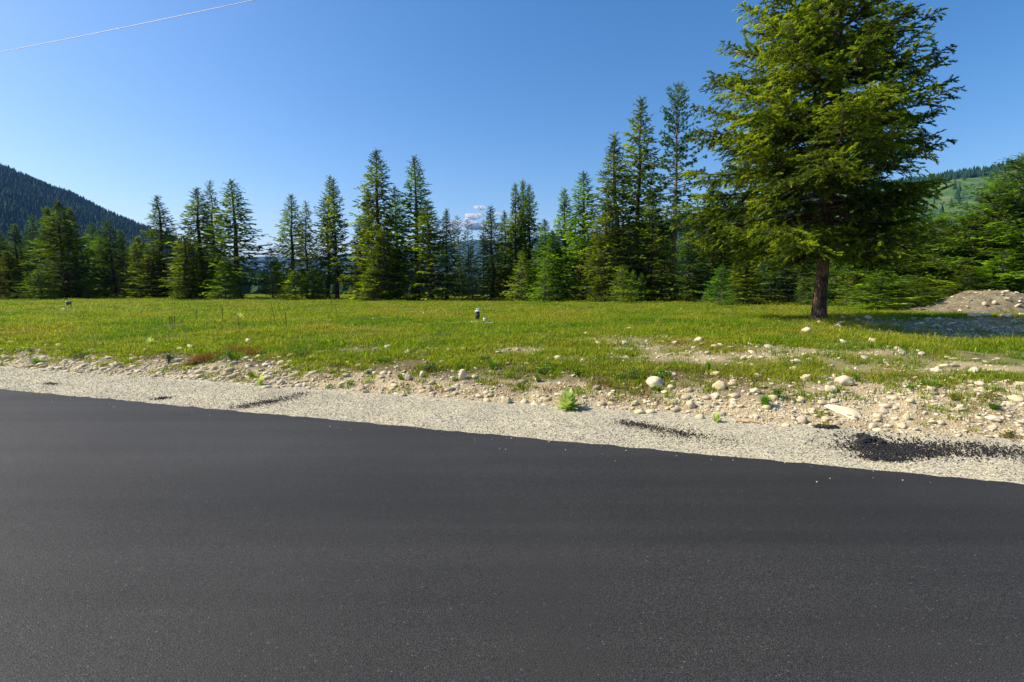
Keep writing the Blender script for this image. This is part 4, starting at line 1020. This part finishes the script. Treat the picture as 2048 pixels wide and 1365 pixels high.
def shrub(u, v, wpx, hpx, label, tint=(1, 1, 1), leaf=.022, n=260, name='leafy_shrub', red=0, mat=None, grassy=False):
    x, y, z = ground(u, v); W = wpx / FX * y; Hh = hpx / FX * y
    root = empty(name, (x, y, z - .01), 0, label=label, category='plant'); r = np.random.default_rng(int(u * 7 + v))
    st_ = Acc(); lf = Acc()
    if grassy:
        for i in range(n // 2):
            th = r.uniform(0, 6.28); ln = Hh * r.uniform(.6, 1.15); o_ = W * .5 * r.uniform(.1, 1); d = np.array([math.cos(th), math.sin(th), 0]); w = .0035
            sd = np.array([-d[1], d[0], 0]) * w; p = d * r.uniform(0, .06) * W; m_ = p + d * o_ * .4 + np.array([0, 0, ln * .6]); e = p + d * o_ + np.array([0, 0, ln])
            lf.add([p - sd, p + sd, m_ + sd, m_ - sd, e], [(0, 1, 2), (0, 2, 3), (3, 2, 4)], r.uniform(.3, .9))
    else:
        for i in range(max(8, n // 16)):
            th = r.uniform(0, 6.28); rr = W * .5 * math.sqrt(r.random()); e = np.array([math.cos(th) * rr, math.sin(th) * rr, Hh * r.uniform(.45, 1.0) * (1 - .5 * (rr / (W * .5)) ** 2)])
            b = e * np.array([.25, .25, 0]); st_.tube(np.array([b, (b + e) / 2 + np.array([0, 0, .1 * Hh]), e]), [.004, .003, .002], 4)
            for j in range(16):
                f = r.uniform(.35, 1.05); p = b + (e - b) * f + np.array([0, 0, .1 * Hh * math.sin(f * 3.1)]) + r.normal(size=3) * leaf * .8
                p[2] = max(p[2], .005)
                d = r.normal(size=3); d[2] = abs(d[2]) * .6; d /= np.linalg.norm(d); sd = np.cross(d, r.normal(size=3)); sd /= np.linalg.norm(sd)
                l = leaf * r.uniform(.7, 1.4)
                lf.add([p, p + d * l * .5 + sd * l * .32, p + d * l, p + d * l * .5 - sd * l * .32], [(0, 1, 2), (0, 2, 3)], np.clip(r.beta(2, 2) + .2 * (f - .5), 0, 1))
        link('stems', st_.mesh('stems', M_BARK2), root)
    c = link('foliage', lf.mesh('foliage', mat or M_SHRUB), root); c.color = (*tint, 1)
    return root
BR = (1.4, 1.5, 1.0); DG = (.45, .55, .8)
SH = [
 (157, 718, 28, 20, 'rounded dark green shrub on the stones at far left', (.8, .9, .7), 300),
 (338, 724, 30, 20, 'dark glossy shrub on the bank left of the sorrel', DG, 320),
 (460, 718, 26, 20, 'green shrub rising out of the red sorrel', (.9, 1.1, .8), 280),
 (604, 715, 52, 22, 'wide shrub with a few reddish leaves at the field edge', (.9, 1.0, .8), 420),
 (768, 727, 40, 18, 'low bright green leafy plant on the crest left of centre', BR, 320),
 (858, 742, 34, 22, 'green and rusty shrub above the round white stone', (.9, 1.0, .9), 320),
 (922, 740, 24, 14, 'small dark leafy plant left of the angular white rock', (.7, .85, .8), 200),
 (965, 722, 34, 14, 'low green plant on the crest in the centre', (1.1, 1.2, .9), 240),
 (1090, 750, 40, 28, 'tall leafy green weed on the crest above the big mullein', BR, 380),
 (1157, 752, 26, 20, 'round dark green shrub right above the big mullein', (.8, 1.0, .8), 260),
 (1243, 762, 11, 12, 'tiny dark green sprout alone on brown soil', (.8, 1.1, .8), 100),
 (1266, 755, 52, 22, 'spreading weed left of the bright leafy shrub', (.9, 1.0, .8), 300),
 (1326, 757, 44, 22, 'bright leafy green shrub behind the largest boulder', BR, 480),
 (1555, 796, 20, 26, 'narrow upright green weed right of the round grass tuft', (1.0, 1.2, .8), 200),
 (1860, 773, 38, 14, 'spreading bright green plant high on the right bank', BR, 320),
 (1822, 778, 16, 12, 'small green sprout left of the spreading bright plant', (1.1, 1.3, .9), 120),
 (735, 748, 16, 10, 'small bright sprout on the soil slope left of centre', BR, 110),
 (1042, 776, 18, 12, 'small reddish-green sprout above the tan stones', (1.2, 1.1, .8), 110),
 (910, 762, 16, 10, 'small green sprout left below the angular white rock', BR, 100),
 (66, 705, 30, 10, 'low green weeds on the stones near the left edge', (1.2, 1.2, .9), 180),
 (1905, 800, 34, 18, 'thin brownish weed on the right bank', (1.5, 1.0, 1.0), 120),
 (1975, 800, 50, 24, 'dry reddish weed near the right edge of the bank', (1.7, .9, 1.0), 160),
 (2020, 880, 34, 26, 'thin reddish stalks at the gravel edge far right', (1.8, .8, 1.0), 70),
 (700, 770, 14, 12, 'small light green sprout near the gravel left of centre', BR, 90),
 (660, 778, 16, 8, 'low green sprout touching the gravel left of centre', BR, 90),
]
for (u, v, w, h, lab, tint, n) in SH: shrub(u, v, w, h, lab, tint, n=n)
for (u, v, w, h, lab, tint, n) in [
 (1530, 816, 36, 26, 'round green grass tuft in the middle of the sandy bank', (1.0, 1.5, 1.0), 420),
 (503, 757, 28, 16, 'light green feathery grass tuft above the upright mullein', (1.6, 1.6, 1.5), 260),
 (800, 759, 22, 14, 'fine pale green grass tuft left of the egg-shaped stone', (1.2, 1.5, 1.2), 200),
 (75, 727, 60, 12, 'flat green grass tuft on the stones near the left edge', (1.3, 1.6, .9), 300),
 (1312, 783, 34, 14, 'thin grass tuft leaning over the front of the largest boulder', (1.2, 1.3, 1.3), 140),
 (1712, 763, 22, 18, 'grass tuft beside the long whitish stone', (1.1, 1.3, 1.2), 160),
 (1985, 818, 44, 16, 'grey-green grass tuft on the right bank', (1.1, 1.2, 1.8), 220),
 (985, 740, 30, 24, 'bright grass tuft on the crest in the centre', (1.3, 1.6, .8), 260),
 (1417, 742, 24, 26, 'slender grass tuft left above the flat oval stone', (1.3, 1.6, 1.0), 120),
 (1075, 765, 18, 20, 'grass tuft beside the tall leafy weed', (1.2, 1.5, .8), 140)]:
    shrub(u, v, w, h, lab, tint, n=n, name='grass_tuft', grassy=True)
# red sorrel
M_RED = foliage_mat('sorrel_seed_heads', (.20, .05, .012), (.38, .11, .03), (.50, .24, .07), .25, .7, False)
for (u, v, w, lab) in [(412, 722, 52, 'orange-red sorrel patch left of the green shrub'), (475, 706, 60, 'orange-red sorrel patch behind the green shrub'), (505, 712, 34, 'thin red sorrel stalks right of the green shrub'), (390, 730, 26, 'low red sorrel stalks on the stones at the left')]:
    x, y, z = ground(u, v); W = w / FX * y; root = empty('sorrel_patch', (x, y, z), 0, label=lab, category='plant'); a = Acc(); g_ = Acc(); r = np.random.default_rng(u)
    for i in range(int(w * 2.2)):
        px, py = r.normal(size=2) * np.array([W * .3, W * .2]); h = r.uniform(.07, .17); zz = float(H(x + px, y + py)) - z
        tip = np.array([px + r.normal() * .02, py + r.normal() * .02, zz + h]); a.tube(np.array([[px, py, zz], tip]), [.0018, .0014], 3, .4, False)
        for j in range(9):
            q = np.array([px, py, zz]) + (tip - np.array([px, py, zz])) * r.uniform(.45, 1); d = r.normal(size=3) * .009; s = r.normal(size=3) * .006; a.add([q, q + d, q + s], [(0, 1, 2)], r.random())
        for j in range(3):
            q = np.array([px, py, zz + .01]); d = r.normal(size=3) * .03; d[2] = abs(d[2]); s = r.normal(size=3) * .008; g_.add([q - s, q + s, q + d], [(0, 1, 2)], r.random())
    link('seed_heads', a.mesh('seed_heads', M_RED), root); link('foliage', g_.mesh('sorrel_foliage', M_SHRUB), root)
# ground weeds on the bank (uncountable)
n = 9000; t0 = rng.uniform(-15, 8.5, n); s0 = rng.uniform(FOOT + .15, 3.4, n); x0, y0 = st(s0, t0)
pat = fbm(x0 * 1.6, y0 * 1.6, 171, 3)
dens = sstep(1.6, 2.9, s0) * np.where(t0 > 1.5, .35, 1) * sstep(.36, .54, pat) * 1.4 + .02
kp = (rng.random(n) < dens) & (np.abs(x0) < y0 * 1.05); x0, y0 = x0[kp], y0[kp]; k = len(x0)
wp = [blade_clump(200 + i, 22, .08, .09, .005).mesh('weed_clump', M_GRASS) for i in range(4)]
M_WEED = foliage_mat('rusty_weeds', (.10, .06, .02), (.22, .14, .04), (.34, .22, .08), .2, .8, False)
wp += [blade_clump(210 + i, 26, .07, .12, .004).mesh('weed_clump', M_WEED) for i in range(2)]
scatter('bank_weeds', wp, np.stack([x0, y0, H(x0, y0) - .005], 1), np.stack([0 * x0, 0 * x0, rng.uniform(0, 6, k)], 1), np.repeat(rng.uniform(.6, 1.4, k)[:, None], 3, 1), rng.choice(6, k, p=[.19] * 4 + [.12] * 2), rng.uniform(.1, .8, k), kind='stuff', label='small mixed weeds scattered over the upper bank', category='weeds')

# dry mullein stalks
M_DRY = simple('dry_brown_stalk', (.07, .045, .025), .9, .1, 30, .4, .8, .005)
for i, (u, v0, v1, lab) in enumerate([
 (341, 632, 660, 'left of three dark dry stalks standing together in the left field'), (345, 631, 661, 'middle of three dark dry stalks standing together in the left field'), (350, 632, 658, 'right of three dark dry stalks standing together in the left field'),
 (445, 615, 649, 'lone straight dark stalk in the left field'), (395, 621, 650, 'thin pale dry stalk left of the lone straight one'), (479, 630, 671, 'tall dry stalk right of the mullein rosette'),
 (553, 609, 655, 'leaning dry stalk at the edge of the sandy streak'), (564, 607, 640, 'upright dry stalk right of the leaning one'), (574, 625, 660, 'short dry stalk beside the sandy streak'), (665, 600, 632, 'left of the two dry stalks before the dark trunks'), (673, 608, 636, 'right of the two dry stalks before the dark trunks'), (796, 630, 645, 'short dry stalk left of the white capped pipe')]):
    x, y, z = ground(u, v1); h = (v1 - v0) / FX * y; a = Acc(); r = np.random.default_rng(i)
    q = np.linspace(0, 1, 9); ln = (-.18 if 'leaning' in lab else r.normal() * .03)
    pts = np.stack([q * h * ln, 0 * q, q * h], 1); rd = np.where(q < .45, .004, .007 + .002 * np.sin(q * 30)); rd[-1] = .004; a.tube(pts, rd, 6)
    for j in range(24):
        f = r.uniform(.4, 1); p = np.array([f * h * ln, 0, f * h]); d = r.normal(size=3) * .014; s = r.normal(size=3) * .006; a.add([p, p + d + s, p + d - s], [(0, 1, 2)])
    o = link('dry_stalk', a.mesh('dry_stalk', M_DRY), label=lab, category='dry stalk', group='dry mullein stalks'); o.location = (x, y, z)

# ------------------------------------------------------------------ pipes
M_BLACK = simple('black_plastic_pipe', (.025, .025, .027), .5, .4, 12, .5, .2, .003)
M_WHITE = simple('white_plastic', (.78, .78, .77), .45, .4, 6, .08)
M_BLUEG = simple('slate_blue_cap', (.16, .22, .30), .5, .4, 6, .15)
def cyl(r0, z0, z1, sides=28, bev=.006):
    a = Acc(); a.tube(np.array([[0, 0, z0], [0, 0, z0 + bev], [0, 0, z1 - bev], [0, 0, z1]]), [r0 - bev, r0, r0, r0 - bev], sides); return a
x, y, z = ground(955, 642); px = y / FX
root = empty('vent_standpipe', (x, y, z), 0, label='black standpipe with a white cap and curled white vent in the mid field', category='pipe')
link('pipe', cyl(4.6 * px, -.1, 18.6 * px).mesh('pipe', M_BLACK, True), root)
a = cyl(5.5 * px, 18.2 * px, 20.2 * px, 28, .01); a.tube(np.array([[0, 0, 20.0 * px], [0, 0, 20.8 * px]]), [4.8 * px, 2.4 * px], 28); link('cap', a.mesh('cap', M_WHITE, True), root)
th = np.linspace(-.1, math.pi * 1.15, 14); a = Acc(); pts = np.stack([(.4 + 2.3 * np.cos(th)) * px, 0 * th, (22.4 + 1.7 * np.sin(th)) * px], 1); pts = np.vstack([[[2.7 * px, 0, 20.2 * px]], pts]); a.tube(pts, .95 * px, 12); link('vent_hook', a.mesh('vent_hook', M_WHITE, True), root)
x, y, z = ground(971, 645)
root = empty('white_pipe_stub', (x, y, z), .2, label='short white pipe stub beside the black standpipe', category='pipe')
a = Acc(); a.tube(np.array([[0, 0, -.05], [0, 0, 6.5 * px], [0, 0, 8.3 * px], [0, 0, 8.3 * px], [0, 0, 5 * px]]), [4.0 * px, 4.2 * px, 5.0 * px, 4.2 * px, 4.0 * px], 24); link('pipe', a.mesh('stub', M_WHITE, True), root)
link('outlet', (lambda A: (A.tube(np.array([[1.4 * px, -3.6 * px, 2.8 * px], [1.9 * px, -4.9 * px, 2.8 * px]]), 1.9 * px, 16), A)[1])(Acc()).mesh('outlet', simple('grey_rubber', (.2, .2, .21)), True), root)
import bmesh
def box_mesh(name, sx, sy, sz, mat, bev=.004, seed=0):
    bm = bmesh.new(); bmesh.ops.create_cube(bm, size=1); 
    for v_ in bm.verts: v_.co = (v_.co.x * sx, v_.co.y * sy, v_.co.z * sz)
    bmesh.ops.bevel(bm, geom=bm.edges[:], offset=bev, segments=2, affect='EDGES')
    me = bpy.data.meshes.new(name); bm.to_mesh(me); bm.free(); me.materials.append(mat); return me
o = link('white_offcut', box_mesh('white_offcut', .28, .1, .03, M_WHITE), label='thin white offcut lying at the foot of the white pipe stub', category='offcut'); xo, yo, zo = ground(978, 648); o.location = (xo, yo, zo + .03); o.rotation_euler = (0, 0, .1)
x, y, z = ground(138, 615); px = y / FX
root = empty('capped_pipe', (x, y, z), 0, label='short black pipe with a slate-blue cap in the far left field', category='pipe')
link('pipe', cyl(4.2 * px, -.1, 9.5 * px).mesh('pipe', M_BLACK, True), root); link('cap', cyl(5.2 * px, 8.8 * px, 12 * px, 28, .02).mesh('cap', M_BLUEG, True), root)

# wood splinters at the gravel edge
M_WOOD = simple('raw_pine_wood', (.55, .38, .18), .8, .2, 15, .2)
for (u, v, l, rz, lab) in [(1508, 847, .13, -.5, 'short pale wood stake piece at the gravel edge'), (1484, 850, .16, -.08, 'thin pale wood lath lying flat at the gravel edge')]:
    x, y, z = ground(u, v); o = link('wood_piece', box_mesh('wood_piece', l, .035, .014, M_WOOD, .003), label=lab, category='wood'); o.location = (x, y, max(z, .02) + .012); o.rotation_euler = (.1, .06, rz)

# ------------------------------------------------------------------ overhead wire
M_WIRE = simple('pale_cable', (.62, .58, .56), .45, .5, 3, .1)
d0 = ray(0, 105); d1 = ray(510, 0); hz_ = 7.0 - CAM_Z
A0 = np.array(d0) * hz_ / d0.z; A1 = np.array(d1) * hz_ / d1.z
A0[2] += CAM_Z; A1[2] += CAM_Z
dirw = (A1 - A0); dirw[2] = 0; Lw = np.linalg.norm(dirw); dirw /= Lw
q = np.linspace(-42, 34, 90); midq = Lw * .5
pts = A0 + np.outer(q, dirw); pts[:, 2] = 7.0 + .0011 * ((q - midq) ** 2 - (Lw / 2) ** 2)
a = Acc(); a.tube(pts, .006, 8); link('overhead_cable', a.mesh('overhead_cable', M_WIRE, True), label='thin pale overhead cable crossing the top left of the sky', category='cable')

# ------------------------------------------------------------------ dirt mound
mx_, my_ = at_depth(1990, 22.0), 22.0; gz = float(H(mx_, my_))
n = 130; gx = np.linspace(-4.4, 4.6, n); gy = np.linspace(-2.2, 2.2, 60); GX, GY = np.meshgrid(gx, gy)
prof = np.interp(GX, [-4.4, -3.6, -2.6, -1.6, -.8, -.2, .6, 1.2, 2.2, 4.6], [0, .08, .30, .58, .80, .88, .84, .74, .50, 0])
rim = 1 - sstep(.25, 1.0, np.abs(GY) / 2.2)
noi = fbm(GX * 1.4 + 50, GY * 1.4 + 50, 191, 4) - .5; no2 = fbm(GX * 6, GY * 6, 192, 3) - .5
GZ = prof * rim * (1 + .3 * noi) + no2 * .10 * np.minimum(1, prof * rim * 6) - .04 * (prof * rim < .02)
GW = H(GX + mx_, GY + my_) - gz
I = np.arange(GX.size).reshape(GX.shape); F = np.stack([I[:-1, :-1].ravel(), I[:-1, 1:].ravel(), I[1:, 1:].ravel(), I[1:, :-1].ravel()], 1)
M_MOUND = None
m, t, o = new_mat('mound_dirt'); p_ = pos(t); n1 = noise(t, p_, 2.5, 6, .65); n2 = noise(t, p_, 20, 5, .7)
c = ramp(t, n1, [(.3, (.15, .12, .075)), (.5, (.23, .195, .12)), (.72, (.33, .295, .20))]); c = mixc(t, 1.0, c, ramp(t, n2, [(.3, (.6, .6, .6)), (.65, (1.15, 1.15, 1.15))]), 'MULTIPLY'); princ(t, o, c, .95, .1, bump(t, n2, .9, .05)); M_MOUND = m
ob = link('dirt_mound', mesh_np('dirt_mound', np.stack([GX, GY, GZ + GW], -1).reshape(-1, 3), F, M_MOUND, {}, True), label='low heap of brown dirt and stones at the right before the firs', category='dirt mound'); ob.location = (mx_, my_, gz)
def mound_z(x, y):
    i = np.clip(np.searchsorted(gx, x - mx_), 0, n - 1); j = np.clip(np.searchsorted(gy, y - my_), 0, 59); return GZ[j, i] + GW[j, i] + gz
acc = Acc(); k = 260; x = mx_ + rng.uniform(-3.6, 3.8, k); y = my_ + rng.uniform(-1.9, .6, k); sz = np.clip(.04 + .12 * rng.pareto(3, k) * .5, .04, .25)
M = mats_random(k, np.stack([sz * .6, sz * .5, sz * .4], 1)); T = np.stack([x, y, np.array([mound_z(a, b) for a, b in zip(x, y)]) + sz * .1], 1); V, F_ = SHAPES[6]; acc.inst(V, F_, M, T, rng.beta(2, 2, k))
link('mound_pebbles', acc.mesh('mound_pebbles', M_STONE, True), kind='stuff', label='pale stones embedded in the dirt mound', category='pebbles')
for (u, v, w, h, lab) in [(1935, 619, 28, 13, 'largest white boulder at the front foot of the dirt mound'), (1850, 618, 15, 9, 'round boulder at the left tip of the dirt mound'), (1815, 619, 9, 6, 'small stone left of the round boulder'),
                          (1951, 632, 25, 8, 'flat pale boulder below the largest one'), (1974, 631, 20, 7, 'low grey boulder between two flat pale ones'), (2012, 632, 31, 9, 'wide flat pale boulder right of the low grey one'), (2044, 630, 14, 6, 'pale boulder at the picture edge below the mound'),
                          (1991, 606, 9, 7, 'white stone halfway up the dirt mound'), (1971, 609, 9, 7, 'cream stone left of the one halfway up the mound'), (2005, 585, 6, 5, 'stone on the crest of the dirt mound'), (1827, 637, 12, 5, 'grey stone at the edge of the tree shadow')]:
    if 'mound' in lab and v < 612:
        d = 21.3; x = at_depth(u, d); z = height_at(u, v + 3, d); y = d
        for yy_ in np.arange(19.9, 23, .05):
            xq = at_depth(u, yy_); zq = height_at(u, v + 3, yy_)
            if mound_z(xq, yy_) >= zq: x, y, z = xq, yy_, zq; break
        z = float(mound_z(x, y))
    else: x, y, z = ground(u, v + 2)
    place_stone(x, y, z, w / FX * y, h / FX * y * 1.3, rng.uniform(-.2, .2), 0, int(u) % 5, lab, sink=.3, name='boulder', cat='boulder')

# ------------------------------------------------------------------ haze
m, t, o = new_mat('haze_air'); pv = N(t, 'ShaderNodeVolumePrincipled'); pv.inputs['Density'].default_value = HAZE = 5e-5
pv.inputs['Color'].default_value = (.16, .40, 1.0, 1); pv.inputs['Anisotropy'].default_value = .2; L(t, pv.outputs[0], o.inputs['Volume'])
zs = 620.; zb = -40.
V = np.array([(sx * 9300, sy, z) for z in (zb, zs) for (sx, sy) in ((-1, -9200), (1, -9200), (1, 9250), (-1, 9250))])
F = [(0, 3, 2, 1), (4, 5, 6, 7), (0, 1, 5, 4), (1, 2, 6, 5), (2, 3, 7, 6), (3, 0, 4, 7)]
link('haze', mesh_np('haze', V, F, m), kind='stuff', label='thin blue summer air over the valley', category='haze')
